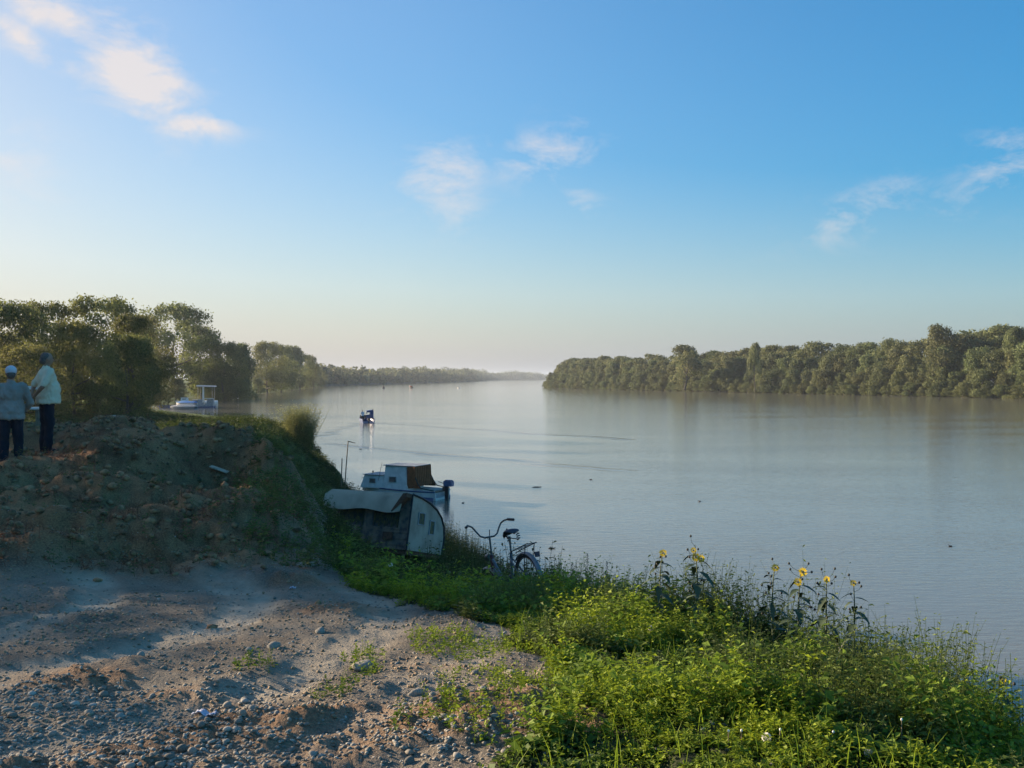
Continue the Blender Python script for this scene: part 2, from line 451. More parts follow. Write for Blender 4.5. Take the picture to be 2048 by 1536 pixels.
def shore_dist(x, y):
    """signed distance to the shoreline, positive on land (left of it)"""
    best = np.full(np.shape(x), 1e9); sign = np.ones(np.shape(x))
    for (ax, ay), (bx, by) in zip(_sh[:-1], _sh[1:]):
        dx, dy = bx - ax, by - ay; L = dx * dx + dy * dy
        t = np.clip(((x - ax) * dx + (y - ay) * dy) / L, 0, 1)
        d = np.hypot(x - ax - t * dx, y - ay - t * dy)
        s = np.sign(dx * (y - ay) - dy * (x - ax))
        upd = d < best
        best = np.where(upd, d, best); sign = np.where(upd, s, sign)
    return best * sign
def mound_mask(x, y):
    """1 on the heap of spoil, left of the track"""
    base = (y - 7.55) - (x + 6.5) * 0.52            # above the front foot line
    flank = -((x + 2.3) * 0.99 + (y - 10.5) * 0.17)  # left of the right foot
    return sstep(-.3, .7, base) * sstep(-.5, .6, flank) * sstep(34, 25, y)
def track_field(x, y):
    """two wheel ruts that swing round in front of the heap"""
    r1 = np.hypot(x + 5.5, y - 7.2); th = np.arctan2(y - 7.2, x + 5.5)
    g = 0
    for rad, w, k_ in ((3.4, .24, 1), (2.35, .2, 1), (4.55, .2, .75), (1.5, .16, .7), (5.5, .15, .5)):
        rr = rad + .10 * np.sin(th * 3 + rad * 2)
        g = g + np.exp(-((r1 - rr) / w) ** 4) * k_
    return np.clip(g, 0, 1) * sstep(9.9, 8.8, y) * sstep(3.6, 4.8, y) * (1 - .45 * sstep(-.1, .3, fbm(x * 2, y * 2, 3, 19)))
def rough_patch(x, y):
    return sstep(.12, .34, fbm(x * .9, y * 1.3, 3, 83)) * (1 - track_field(x, y))
def base_h(x, y):
    x = np.asarray(x, float); y = np.asarray(y, float)
    near = rbf(x, y)
    sd = shore_dist(x, y)
    far = np.where(sd > 0, WATER - .05 + 4.2 * (1 - np.exp(-sd / 30.0)), np.maximum(WATER + sd * .25, WATER - 3))
    t = sstep(62, 98, np.hypot(x * .8, y))
    return near * (1 - t) + far * t
def height(x, y):
    x = np.asarray(x, float); y = np.asarray(y, float)
    h = base_h(x, y); mm = mound_mask(x, y); d = np.hypot(x, y)
    n1 = fbm(x * 1.1, y * 1.1, 5, 3, .55)
    h = h + mm * (n1 * .34 + np.abs(fbm(x * 3.2, y * 3.2, 3, 9)) * .14 - .03)
    flat = (1 - mm) * sstep(34, 14, d)
    h = h + flat * (fbm(x * .9, y * .9, 3, 21) * .035 + fbm(x * 5, y * 5, 3, 31) * .02 + np.abs(fbm(x * 11, y * 11, 3, 37)) * .016)
    h = h + flat * rough_patch(x, y) * (.015 + np.abs(fbm(x * 6, y * 6, 3, 44)) * .07)
    h = h - flat * track_field(x, y) * (.045 - .014 * np.sin(np.arctan2(y - 7.2, x + 5.5) * 110))
    # small heaps of soil left on the track
    for (px_, py_, r_, a_) in ((-1.02, 5.65, .16, .06), (-.62, 5.2, .25, .07), (-1.5, 5.1, .3, .045), (0.0, 4.75, .22, .09), (-.25, 4.3, .3, .06), (-2.2, 5.6, .35, .05),
                               (-3.2, 7.0, .5, .09), (-2.3, 9.4, .35, .14), (-1.95, 9.7, .25, .1), (-2.7, 6.4, .2, .04), (-.95, 4.6, .16, .05), (-4.6, 4.6, .6, .08), (-2.6, 4.2, .5, .05)):
        h = h + .6 * a_ * np.exp(-((x - px_) ** 2 + (y - py_) ** 2 * 1.6) / (r_ * r_)) * (1 + fbm(x * 9, y * 9, 2, 4))
    h = h + sstep(25, 60, d) * fbm(x * .12, y * .12, 4, 51) * .7 * sstep(0, 8, shore_dist(x, y))
    return h
def hz(x, y): return float(height(np.array([x]), np.array([y]))[0])

def project(x, y, z):
    return 1024 + 2000 * x / y, 755 - (z - EYE) / y * 2000
def in_poly(px, py, poly):
    c = np.zeros(np.shape(px), bool); n = len(poly)
    for i in range(n):
        x0, y0 = poly[i]; x1, y1 = poly[(i + 1) % n]
        cond = ((y0 > py) != (y1 > py)) & (px < (x1 - x0) * (py - y0) / (y1 - y0 + 1e-9) + x0)
        c ^= cond
    return c
# the green patch on the plateau, as a plan outline (x, y in metres)
def plan(pts): return [(C(px, py, d)[0], d) for px, py, d in pts]
GREEN = plan([(705, 0, 9.6), (770, 0, 8.4), (905, 0, 8.1), (890, 0, 7.7), (985, 0, 7.0), (1000, 0, 6.1), (1075, 0, 5.6), (1040, 0, 5.25), (1075, 0, 4.75), (1110, 0, 4.4), (1080, 0, 4.0), (1080, 0, 3.0)]) \
    + [(3.6, 3.0), (3.9, 6), (3.3, 10), (2.5, 14), (1.0, 24), (-1.6, 30), (-4.5, 24), (-2.5, 14), (-1.75, 10.6)]
def green_mask(x, y):
    wx = x + fbm(x * 1.6, y * 1.6, 4, 77) * .45; wy = y + fbm(x * 1.6, y * 1.6, 4, 78) * .45
    return in_poly(wx, wy, GREEN)

# ground sheet: rings round the camera, fine in front, coarse behind
ang = np.concatenate([np.linspace(-180, -42, 60, endpoint=False), np.linspace(-42, 42, 560, endpoint=False), np.linspace(42, 180, 60, endpoint=False)])
rad = np.exp(np.linspace(math.log(0.8), math.log(1500), 640))
A_, R_ = np.meshgrid(np.radians(ang), rad)
GX = (np.sin(A_) * R_); GY = (np.cos(A_) * R_)
GZ = np.zeros_like(GX)
for i in range(0, GX.shape[0], 40): GZ[i:i + 40] = height(GX[i:i + 40], GY[i:i + 40])
na, nr = len(ang), len(rad)
V = np.stack([GX.ravel(), GY.ravel(), GZ.ravel()], 1)
ii, jj = np.meshgrid(np.arange(nr - 1), np.arange(na), indexing='ij')
j2 = (jj + 1) % na
F = np.stack([ii * na + jj, ii * na + j2, (ii + 1) * na + j2, (ii + 1) * na + jj], -1).reshape(-1, 4)
F = F[:, ::-1]
zc = GZ.ravel()[F].max(1)
F = F[zc > WATER - 2.4]
_mm = mound_mask(GX, GY); _gr = green_mask(GX, GY).astype(float); _tr = track_field(GX, GY)

m, n, l, b = newmat('soil')
b.inputs['Roughness'].default_value = 0.95; b.inputs['Specular IOR Level'].default_value = 0.15
def nod(t, **kw):
    o = n.new(t)
    for k, v in kw.items(): setattr(o, k, v)
    return o
def noise_node(scale, detail=6, rough=.6, vec=None):
    o = n.new('ShaderNodeTexNoise'); o.inputs['Scale'].default_value = scale; o.inputs['Detail'].default_value = detail; o.inputs['Roughness'].default_value = rough
    if vec is not None: l.new(vec, o.inputs['Vector'])
    return o.outputs['Fac']
def ramp(fac, stops):
    o = n.new('ShaderNodeValToRGB'); cr = o.color_ramp
    while len(cr.elements) < len(stops): cr.elements.new(0.5)
    for e, (p, c) in zip(cr.elements, stops): e.position = p; e.color = (*c, 1) if len(c) == 3 else c
    l.new(fac, o.inputs[0]); return o.outputs[0]
def mixc(f, a, b_):
    o = n.new('ShaderNodeMixRGB')
    l.new(f, o.inputs[0]) if not isinstance(f, float) else setattr(o.inputs[0], 'default_value', f)
    l.new(a, o.inputs[1]); l.new(b_, o.inputs[2]); return o.outputs[0]
tc = n.new('ShaderNodeTexCoord'); pos = tc.outputs['Object']
a1 = nod('ShaderNodeAttribute', attribute_name='mound').outputs['Fac']
a2 = nod('ShaderNodeAttribute', attribute_name='green').outputs['Fac']
a3 = nod('ShaderNodeAttribute', attribute_name='track').outputs['Fac']
a4 = nod('ShaderNodeAttribute', attribute_name='farland').outputs['Fac']
nz1 = noise_node(1.3, 8, .65, pos); nz2 = noise_node(14, 8, .7, pos); nz3 = noise_node(60, 4, .6, pos)
dirt_c = mixc(nz2, ramp(nz1, [(.38, (.12, .095, .07)), (.64, (.33, .28, .21))]), ramp(nz3, [(.3, (.12, .095, .07)), (.7, (.40, .34, .26))]))
track_c = ramp(nz2, [(.3, (.42, .36, .27)), (.7, (.58, .50, .375))])
mound_c = mixc(nz2, ramp(nz1, [(.38, (.11, .05, .026)), (.62, (.50, .26, .12))]), ramp(nz3, [(.35, (.11, .052, .027)), (.7, (.56, .30, .145))]))
green_c = ramp(nz1, [(.3, (.035, .045, .02)), (.7, (.075, .085, .035))])
far_c = ramp(nz1, [(.3, (.05, .085, .02)), (.7, (.11, .15, .035))])
c = mixc(a3, dirt_c, track_c); c = mixc(a1, c, mound_c); c = mixc(a2, c, green_c); c = mixc(a4, c, far_c)
l.new(c, b.inputs['Base Color'])
bu = n.new('ShaderNodeBump'); bu.inputs['Strength'].default_value = .9; bu.inputs['Distance'].default_value = .03
ad = n.new('ShaderNodeMath'); ad.operation = 'ADD'; l.new(nz2, ad.inputs[0]); l.new(nz3, ad.inputs[1]); l.new(ad.outputs[0], bu.inputs['Height'])
l.new(bu.outputs[0], b.inputs['Normal'])
M['soil'] = m
me = np_mesh('ground', V, F, m, smooth=True)
for nm_, arr in (('mound', np.maximum(_mm, .6 * rough_patch(GX, GY) * sstep(3.6, 4.6, np.hypot(GX, GY)))), ('green', _gr), ('track', _tr), ('farland', sstep(26, 45, np.hypot(GX, GY)))):
    at = me.attributes.new(nm_, 'FLOAT', 'POINT'); at.data.foreach_set('value', arr.ravel().astype(np.float32))
ground = tag(link_mesh('ground', me), kind='structure')

# ------------------------------------------------------------------ water
m, n, l, b = newmat('river')
b.inputs['Base Color'].default_value = (0.20, 0.185, 0.14, 1)
b.inputs['Roughness'].default_value = 0.06
b.inputs['IOR'].default_value = 1.333
tc = n.new('ShaderNodeTexCoord'); pos = tc.outputs['Object']
def mp(scale, rz=0):
    o = n.new('ShaderNodeMapping'); o.inputs['Scale'].default_value = scale; o.inputs['Rotation'].default_value = (0, 0, rz); l.new(pos, o.inputs[0]); return o.outputs[0]
def mt(op, a, b_=None, c_=None):
    o = n.new('ShaderNodeMath'); o.operation = op
    for i, v in enumerate((a, b_, c_)):
        if v is None: continue
        if isinstance(v, (int, float)): o.inputs[i].default_value = v
        else: l.new(v, o.inputs[i])
    return o.outputs[0]
w1 = noise_node(1.0, 3, .5, mp((1.0, 3.2, 1), .12))
w2 = noise_node(1.0, 3, .55, mp((3.2, 9.0, 1), .2))
w3 = noise_node(1.0, 2, .5, mp((.03, .11, 1), -.3))   # patches of calm and ruffled water
w4 = noise_node(1.0, 3, .5, mp((.09, .09, 1), .5)); w5 = noise_node(1.0, 4, .6, mp((.16, .16, 1), 1.1))
amp = mt('ADD', mt('MULTIPLY', w3, 1.5), .15)
hgt = mt('MULTIPLY', mt('ADD', mt('MULTIPLY', w1, .8), mt('MULTIPLY', w2, .35)), amp)
sx = n.new('ShaderNodeSeparateXYZ'); l.new(pos, sx.inputs[0])
for (x0, y0), (x1, y1), wd, am in (((-20.3, 146), (13, 106), 1.0, .75), ((-22.3, 146), (-21.6, 112), .9, .75), ((-19, 100), (-3.5, 83), .9, .6), ((-3.5, 83), (8, 70), 1.3, .35)):
    L = math.hypot(x1 - x0, y1 - y0); tx, ty = (x1 - x0) / L, (y1 - y0) / L
    u = mt('ADD', mt('MULTIPLY', mt('SUBTRACT', sx.outputs[0], x0), tx), mt('MULTIPLY', mt('SUBTRACT', sx.outputs[1], y0), ty))
    v = mt('ADD', mt('MULTIPLY', mt('SUBTRACT', sx.outputs[0], x0), -ty), mt('MULTIPLY', mt('SUBTRACT', sx.outputs[1], y0), tx))
    v = mt('ADD', v, mt('MULTIPLY', mt('SUBTRACT', w3, .5), 3.0))
    inside = mt('MULTIPLY', mt('GREATER_THAN', u, 0.0), mt('LESS_THAN', u, L))
    v = mt('ADD', v, mt('MULTIPLY', mt('SUBTRACT', w4, .5), 5.0))
    g = mt('MULTIPLY', mt('MULTIPLY', mt('EXPONENT', mt('MULTIPLY', mt('MULTIPLY', v, v), -1 / (wd * wd))), inside), mt('MAXIMUM', mt('MULTIPLY', mt('SUBTRACT', w5, .33), 3.4), .4))
    wv = mt('ADD', mt('SINE', mt('MULTIPLY', v, 3.4 / wd)), mt('MULTIPLY', w1, 1.0))
    hgt = mt('ADD', hgt, mt('MULTIPLY', mt('MULTIPLY', g, wv), am * 3.4))
bu = n.new('ShaderNodeBump'); bu.inputs['Strength'].default_value = .42; bu.inputs['Distance'].default_value = .05
l.new(hgt, bu.inputs['Height']); l.new(bu.outputs[0], b.inputs['Normal'])
M['river'] = m
S_ = 5000
water = mesh_obj('river', [(-S_, -S_, WATER), (S_, -S_, WATER), (S_, S_, WATER), (-S_, S_, WATER)], [(0, 1, 2, 3)], m, smooth=False)
tag(water, kind='structure')

# right and far banks: low land behind the water's edge
RSHORE = [(420, -120), (330, 60), (240, 180), (200, 245), (161, 314), (128, 390), (90, 480), (55, 565), (26, 655), (24, 690), (60, 780), (160, 1000), (330, 1600), (420, 2600), (330, 3500)]
FSHORE = [(330, 3600), (120, 3500), (-60, 3000), (-75, 2250), (-70, 1900), (-95, 1500), (-130, 1120), (-150, 860), (-170, 800)]
def bank(name, line, side, reach):
    """strip of land: shoreline, top of the bank, far inland"""
    n_ = len(line); V = []; F = []
    for i, (x, y) in enumerate(line):
        a = Vector(line[max(i - 1, 0)]); b_ = Vector(line[min(i + 1, n_ - 1)]); t = (b_ - a).normalized(); nv = Vector((t.y, -t.x)) * side
        for off, z in ((-2, WATER - 1.2), (0, WATER), (3, WATER + 1.1), (12, WATER + 1.8), (60, WATER + 2.2), (reach, WATER + 2.4)):
            V.append((x + nv.x * off, y + nv.y * off, z))
    k = 6
    for i in range(n_ - 1):
        for j in range(k - 1): F.append((i * k + j, i * k + j + 1, (i + 1) * k + j + 1, (i + 1) * k + j))
    o = mesh_obj(name, V, F, M['bankland'])
    return tag(o, kind='structure')
M['bankland'] = simple('bankland', (.07, .08, .035), .95, var=.4, scale=.3)
bank('far_bank', RSHORE, 1, 400)
bank('distant_bank', FSHORE, 1, 300) if False else bank('distant_bank', FSHORE[::-1], -1, 400)

# ------------------------------------------------------------------ haze
hm = bpy.data.materials.new('haze'); hm.use_nodes = True
hn = hm.node_tree.nodes; hn.clear()
ho = hn.new('ShaderNodeOutputMaterial'); hv = hn.new('ShaderNodeVolumePrincipled')
hv.inputs['Color'].default_value = (.80, .90, 1.0, 1); hv.inputs['Density'].default_value = 0.00012; hv.inputs['Anisotropy'].default_value = 0.25
hm.node_tree.links.new(hv.outputs[0], ho.inputs['Volume'])
_hb = MB().box((0, 0, 9.0), (10200, 10200, 36)).build('haze', hm, smooth=False)
tag(_hb, kind='stuff')

# ------------------------------------------------------------------ trees
NW = 1.0
def leaf_quads(P, N, size, rng, aspect=.6, droop=0):
    """one rhombus per point: P centre, N outward normal"""
    n_ = len(P)
    rnd = rng.normal(size=(n_, 3)); d = N * NW + rnd * .75
    d /= np.linalg.norm(d, axis=1, keepdims=True) + 1e-9
    t = np.cross(d, rng.normal(size=(n_, 3))); t /= np.linalg.norm(t, axis=1, keepdims=True) + 1e-9
    if droop: t[:, 2] -= droop; t /= np.linalg.norm(t, axis=1, keepdims=True)
    s = np.cross(d, t); s /= np.linalg.norm(s, axis=1, keepdims=True) + 1e-9
    sz = size * rng.uniform(.6, 1.4, size=(n_, 1))
    V = np.stack([P - t * sz, P + s * sz * aspect + d * sz * .12, P + t * sz, P - s * sz * aspect + d * sz * .12], 1).reshape(-1, 3)
    F = np.arange(n_ * 4).reshape(-1, 4)
    return V, F
def crown(seed, n_leaves, leaf, lobes, wide=.42, low=.25, shape='round', droop=0, big=1.0):
    """leaf clumps through the volume of a crown; unit tree height 1; returns points per lobe"""
    rng = np.random.default_rng(seed); LV = []; T = []; C0 = []
    for i in range(lobes):
        z = low + (1 - low) * (rng.uniform() ** .8)
        prof = {'round': math.sin(math.pi * min(1, (z - low + .12) / (1.16 - low))) ** .6, 'bush': (1 - (z - low) / (1.08 - low)) ** .38, 'tall': math.sin(math.pi * min(1, (z - low + .2) / (1.25 - low))) ** .8}[shape]
        a = rng.uniform(0, 2 * math.pi); rr = wide * prof * rng.uniform(.45, 1) ** .6
        r_ = rng.uniform(.055, .165) * (1.15 - .45 * z) * big
        C0.append((rr * math.cos(a) * .86, rr * math.sin(a) * .86, min(z, 1 - r_ * .8), r_))
    tot = sum(c_[3] ** 2 for c_ in C0)
    for (x, y, z, r_) in C0:
        k = int(n_leaves * r_ * r_ / tot)
        N = rng.normal(size=(k, 3)); N[:, 2] = N[:, 2] * .8 + .25; N /= np.linalg.norm(N, axis=1, keepdims=True)
        sh = rng.uniform(.35, 1.12, size=(k, 1)) ** .5
        # twiggy unevenness
        sh = sh * (1 + .28 * np.sin(N[:, :1] * 7 + x * 40) * np.sin(N[:, 1:2] * 6 + y * 30))
        P = np.array([x, y, z]) + N * sh * r_ * np.array([1.08, 1.08, .9])
        v, f = leaf_quads(P, N, leaf, rng, droop=droop)
        LV.append(v); base = rng.uniform(.2, .8)
        T.append(np.repeat(np.clip(base + rng.normal(size=k) * .16, 0, 1), 4))
    V = np.concatenate(LV); T = np.concatenate(T)
    V[:, 2] = np.maximum(V[:, 2], 0.01)
    return V, np.arange(len(V)).reshape(-1, 4), T, C0
def trunk_mesh(name, seed, C0, r0, nb=7):
    rng = random.Random(seed); mb = MB()
    bend = (rng.uniform(-.05, .05), rng.uniform(-.05, .05))
    top = .62
    P = [(bend[0] * math.sin(3 * t), bend[1] * math.sin(2 * t), t * top) for t in (0, .15, .35, .55, .8, 1)]
    mb.tube([(P[0][0], P[0][1], -.05)] + P, [r0 * 1.5, r0 * 1.2, r0, r0 * .85, r0 * .7, r0 * .5, r0 * .3], 7)
    for c_ in sorted(C0, key=lambda q: -q[3])[:nb]:
        s = rng.uniform(.2, .75); i = s * top
        st = Vector((bend[0] * math.sin(3 * s), bend[1] * math.sin(2 * s), i)); e = Vector(c_[:3])
        if e.z < st.z: st.z = max(.05, e.z * .6)
        mid = st.lerp(e, .5) + Vector((0, 0, -.02))
        mb.tube([st, mid, e], [r0 * .5, r0 * .33, r0 * .12], 5)
    return mb.mesh(name, M['bark'], True)
M['leaf_grove'] = leafmat('leaf_grove', (.075, .088, .03), (.21, .22, .065), .48)
M['leaf_grove_light'] = leafmat('leaf_grove_light', (.05, .065, .02), (.14, .15, .04), .4)
M['leaf_far'] = leafmat('leaf_far', (.065, .082, .034), (.19, .215, .08), .35, .25)
M['leaf_bank'] = leafmat('leaf_bank', (.035, .055, .018), (.11, .135, .035), .35)
def variants(tagname, mat, k, n_leaves, leaf, lobes, seed0, **kw):
    out = []
    for i in range(k):
        V, F, T, C0 = crown(seed0 + i, n_leaves, leaf, lobes, **kw)
        out.append((np_mesh('crown', V, F, mat, T), trunk_mesh('trunk', seed0 + i, C0, .022)))
    return out
VG = variants('grove', M['leaf_grove'], 4, 17000, .0125, 80, 100, wide=.52, low=.07, shape='round')
VGL = variants('grovel', M['leaf_grove_light'], 2, 12000, .012, 55, 120, wide=.42, low=.1, shape='tall')
NW = 1.15
VB = variants('bush', M['leaf_far'], 6, 6500, .021, 38, 140, wide=.46, low=.05, shape='bush', big=1.22)
VT = variants('tall', M['leaf_far'], 6, 6500, .018, 36, 160, wide=.36, low=.2, shape='tall', big=1.1)
NW = 1.0
def tree(name, var, x, y, h, wscale, label, group=None, rz=None, z=None, cat='tree'):
    t = empty(name, (x, y, (hz(x, y) if z is None else z) - .05), rz=random.uniform(0, 6.28) if rz is None else rz, scale=(h * wscale, h * wscale, h))
    tag(t, label, cat, group)
    link_mesh('trunk', var[1], t); link_mesh('crown', var[0], t)
    return t

# left grove, 105 to 165 m away: (px, top py, distance, width px)
grove = [(15, 603, 118, 120, 0, 'broad leafy tree at the left edge of the grove behind the two men'),
         (-70, 590, 110, 120, 1, 'tree of the grove cut by the left border of the photo'),
         (92, 604, 128, 105, 1, 'dark round tree directly above the man in the cream shirt'),
         (150, 640, 104, 90, 2, 'lower tree of the grove just right of the man in the cream shirt'),
         (200, 594, 132, 125, 3, 'tallest round crown of the left grove'),
         (262, 628, 112, 100, 4, 'pale yellow-green tree in the middle of the left grove'),
         (350, 606, 290, 110, 2, 'dark high crown at the right shoulder of the left grove'),
         (250, 668, 100, 55, 0, 'leaning tree above the sunlit grass of the left grove'),
         (402, 652, 300, 70, 5, 'thin loose tree at the right end of the left grove'),
         (50, 690, 96, 110, 3, 'low bushy tree at the foot of the left grove behind the men'),
         (276, 632, 190, 60, 1, 'dark tree at the right end of the near grove left of the moored boats')]
allv = VG + VGL
for px, py, d, w, vi, lab in grove:
    x = (px - 1024) / 2000 * d; z0 = hz(x, d); top = EYE - (py - 755) / 2000 * d; h = top - z0
    tree('grove_tree', allv[vi], x, d, h, max(.75, 1.35 * (w / 2000 * d) / (h * .84)), lab, 'trees of the left grove')
ORD = 'first second third fourth fifth sixth seventh eighth ninth tenth eleventh twelfth'.split()
# trees that run on beyond the boats to the point
row = [(432, 715, 305, 60), (455, 684, 292, 66), (498, 687, 312, 60), (535, 683, 434, 62), (562, 690, 478, 56), (584, 692, 530, 58), (600, 702, 570, 50), (613, 710, 605, 44), (628, 724, 660, 36), (640, 738, 752, 28), (480, 725, 285, 60), (520, 728, 318, 56)]
for i, (px, py, d, w) in enumerate(row):
    x = (px - 1024) / 2000 * d; x = min(x, np.interp(d, [205, 240, 293, 574, 825], [-78, -84, -91, -121, -154]) + 7)
    top = EYE - (py - 755) / 2000 * d; z0 = hz(x, d); h = top - z0
    tree('bank_tree', (VG + VB)[(i * 3) % 9], x, d, h, max(.8, (w / 2000 * d) / (h * .84)), ORD[sorted(q[0] for q in row).index(px)] + ' tree from the harbour boats in the row along the left bank', 'trees of the left bank row')
# filler shrubs at the foot of that row
for i in range(16):
    d = 225 + i * 38; x = float(np.interp(d, [205, 240, 293, 574, 825], [-78, -84, -91, -121, -154])) - 1.5
    tree('bank_shrub', VB[i % 5], x, d, random.uniform(6, 9), 1.2, 'low leafy shrub at the waterline of the left bank beyond the moored boats', 'shrubs along the left bank', cat='shrub')
# right bank wood
rs = np.array(RSHORE[2:11], float)
seg = np.hypot(*(rs[1:] - rs[:-1]).T); cum = np.concatenate([[0], np.cumsum(seg)])
def along(s):
    i = min(int(np.searchsorted(cum, s, 'right')) - 1, len(seg) - 1); t = (s - cum[i]) / seg[i]
    p = rs[i] + (rs[i + 1] - rs[i]) * t; d = (rs[i + 1] - rs[i]) / seg[i]
    return p, np.array([d[1], -d[0]])
cnt = 0
for rowi, (off, h0, h1, step, var, wide) in enumerate(((2, 7.5, 11, 6.5, VB, 1.0), (8, 12, 15.5, 7.5, VB, .9), (17, 17, 20, 8, VT, 1.15), (29, 21, 23, 9.5, VT, 1.3))):
    s = random.uniform(0, 4)
    while s < cum[-1]:
        p, nv = along(s)
        q = p + nv * (off + random.uniform(-1.5, 2.5))
        h = random.uniform(h0, h1) * float(np.interp(s, [150, 250, 330, 420, 520], [1.05, 1.03, .97, .92, .92]))
        if cnt < 290:
            tree('willow_tree', var[random.randrange(6)], q[0], q[1], h, wide * random.uniform(.9, 1.15), 'bushy willow crown in the unbroken wood along the right bank', 'trees of the right bank wood', z=WATER + (.3 if rowi == 0 else 1.7))
        cnt += 1
        s += step * random.uniform(.8, 1.25)
s = 0
while s < cum[-1]:
    p, nv = along(s); q = p - nv * random.uniform(.2, 1.2)
    tree('waterside_shrub', VB[random.randrange(6)], q[0], q[1], random.uniform(3, 5.5), random.uniform(1.3, 1.8), 'low willow shrub hanging over the water of the right bank', 'shrubs at the foot of the right bank wood', z=WATER - .1, cat='shrub'); s += random.uniform(4, 7)
print('right bank trees', cnt)
for px, py, d, w, lab in ((1882, 648, 352, 62, 'lone tall crown standing above the right bank wood towards the right border'),
                          (1370, 690, 470, 62, 'broad dark crown rising above the middle of the right bank wood'),
                          (1510, 686, 428, 26, 'small pointed crown poking above the right bank wood'),
                          (2030, 655, 330, 50, 'brownish crown at the right border above the right bank wood')):
    x = (px - 1024) / 2000 * d; h = EYE - (py - 755) / 2000 * d - (WATER + 1.7)
    tree('emergent_tree', VT[px % 5], x, d, h, (w / 2000 * d) / (h * .68), lab, z=WATER + 1.7)
# distant woods: masses nobody could count
def woods(name, line, n_, hlo, hhi, leaf, side, seed, depth=40):
    rng = np.random.default_rng(seed); ln = np.array(line, float)
    sg = np.hypot(*(ln[1:] - ln[:-1]).T); cm_ = np.concatenate([[0], np.cumsum(sg)])
    LV = []; T = []
    for i in range(n_):
        s = rng.uniform(0, cm_[-1]); k = min(int(np.searchsorted(cm_, s, 'right')) - 1, len(sg) - 1); t = (s - cm_[k]) / sg[k]
        p = ln[k] + (ln[k + 1] - ln[k]) * t; d = (ln[k + 1] - ln[k]) / sg[k]; nv = np.array([d[1], -d[0]]) * side
        off = rng.uniform(1, depth); p = p + nv * off
        h = (hlo + (hhi - hlo) * min(1, math.hypot(p[0], p[1]) / 2800)) * rng.uniform(.8, 1.15) * (.55 + .45 * min(1, off / 14)) * (1 + .15 * math.sin(s * .013) + .1 * math.sin(s * .031)); w = h * rng.uniform(.35, .5)
        kk = 110
        N = rng.normal(size=(kk, 3)); N[:, 2] = abs(N[:, 2]); N /= np.linalg.norm(N, axis=1, keepdims=True)
        P = np.array([p[0], p[1], WATER + 1]) + N * np.array([w, w, h]) * rng.uniform(.75, 1.05, size=(kk, 1))
        v, f = leaf_quads(P, N, leaf, rng); LV.append(v); T.append(np.repeat(np.clip(rng.uniform(.2, .8) + rng.normal(size=kk) * .12, 0, 1), 4))
    V = np.concatenate(LV)
    o = link_mesh(name, np_mesh(name, V, np.arange(len(V)).reshape(-1, 4), M['leaf_far'], np.concatenate(T)))
    return tag(o, kind='stuff')
woods('distant_woods', FSHORE[::-1], 1700, 10, 22, 1.7, -1, 5, 60)
woods('far_wood_behind_the_point', RSHORE[9:], 420, 13, 18, 1.4, 1, 6, 50)

# unseen trees and bushes, added off frame left to shade heap and track
def airy(seed, n_, leaf):  # leaves spread thinly through the crown so part of the sun filters through
    g = np.random.default_rng(seed); P = g.normal(size=(n_, 3)); P /= np.linalg.norm(P, axis=1, keepdims=True); P *= g.uniform(0, 1, size=(n_, 1)) ** .4
    P = P * np.array([.42, .42, .47]) + np.array([0, 0, .53]) + .05 * np.sin(P[:, [1, 2, 0]] * 9)
    V_, F_ = leaf_quads(P, g.normal(size=(n_, 3)), leaf, g); V_[:, 2] = np.maximum(V_[:, 2], .02)
    lobes_ = [(math.cos(a) * .25, math.sin(a) * .25, .35 + .05 * a, .1) for a in range(7)]
    return (np_mesh('crown', V_, F_, M['leaf_grove'], np.repeat(g.uniform(.1, .9, n_), 4)), trunk_mesh('trunk', seed, lobes_, .02))
VS = [airy(700 + k, 5200, .0105) for k in range(3)]
for i, (x, y, h) in enumerate([(-35, 5.5, 7.6), (-33, 7.5, 7.4), (-31, 9.6, 7.5), (-29.4, 11.4, 7.3), (-27.9, 13.2, 7.2), (-26.4, 14.9, 7.3), (-25.0, 16.6, 7.1), (-32, 11, 7.4), (-28.5, 15, 7.3), (-36, 2.5, 8.5), (-34, 6, 8.3), (-33.5, 9.5, 8.2), (-30.5, 12.5, 7.9), (-38, 6, 9), (-26.5, 18.0, 7.0), (-28.5, 19.5, 7.3), (-24.6, 18.9, 6.8), (-27, 21.5, 7.4), (-30.5, 18, 7.6), (-29, 16.6, 7.4), (-33, 14, 8.0), (-32, 20, 8.2), (-31, 22.5, 8.2), (-25.5, 20.6, 7.0)]):
    tree('shade_tree', VS[i % 3], x, y, h - .3 * hz(x, y), .9, 'unseen thin-leaved tree added left of the track to filter the low sun', 'added thin trees left of the track')
for i, (x, y, h) in enumerate([(-22.2, 20.6, 7.0), (-20.6, 22.6, 7.0), (-19.4, 24.4, 7.1), (-20.5, 27.5, 8.0), (-22, 31, 9.5), (-25, 36, 11), (-29, 42, 12)]):  # added dense bushes, sized to keep the low sun off the heap
    tree('shade_bush', VB[i % 6], x, y, h - .3 * hz(x, y), .85, 'unseen dense bush added left of the two men to shade the heap', 'added bushes left of the heap', cat='bush')

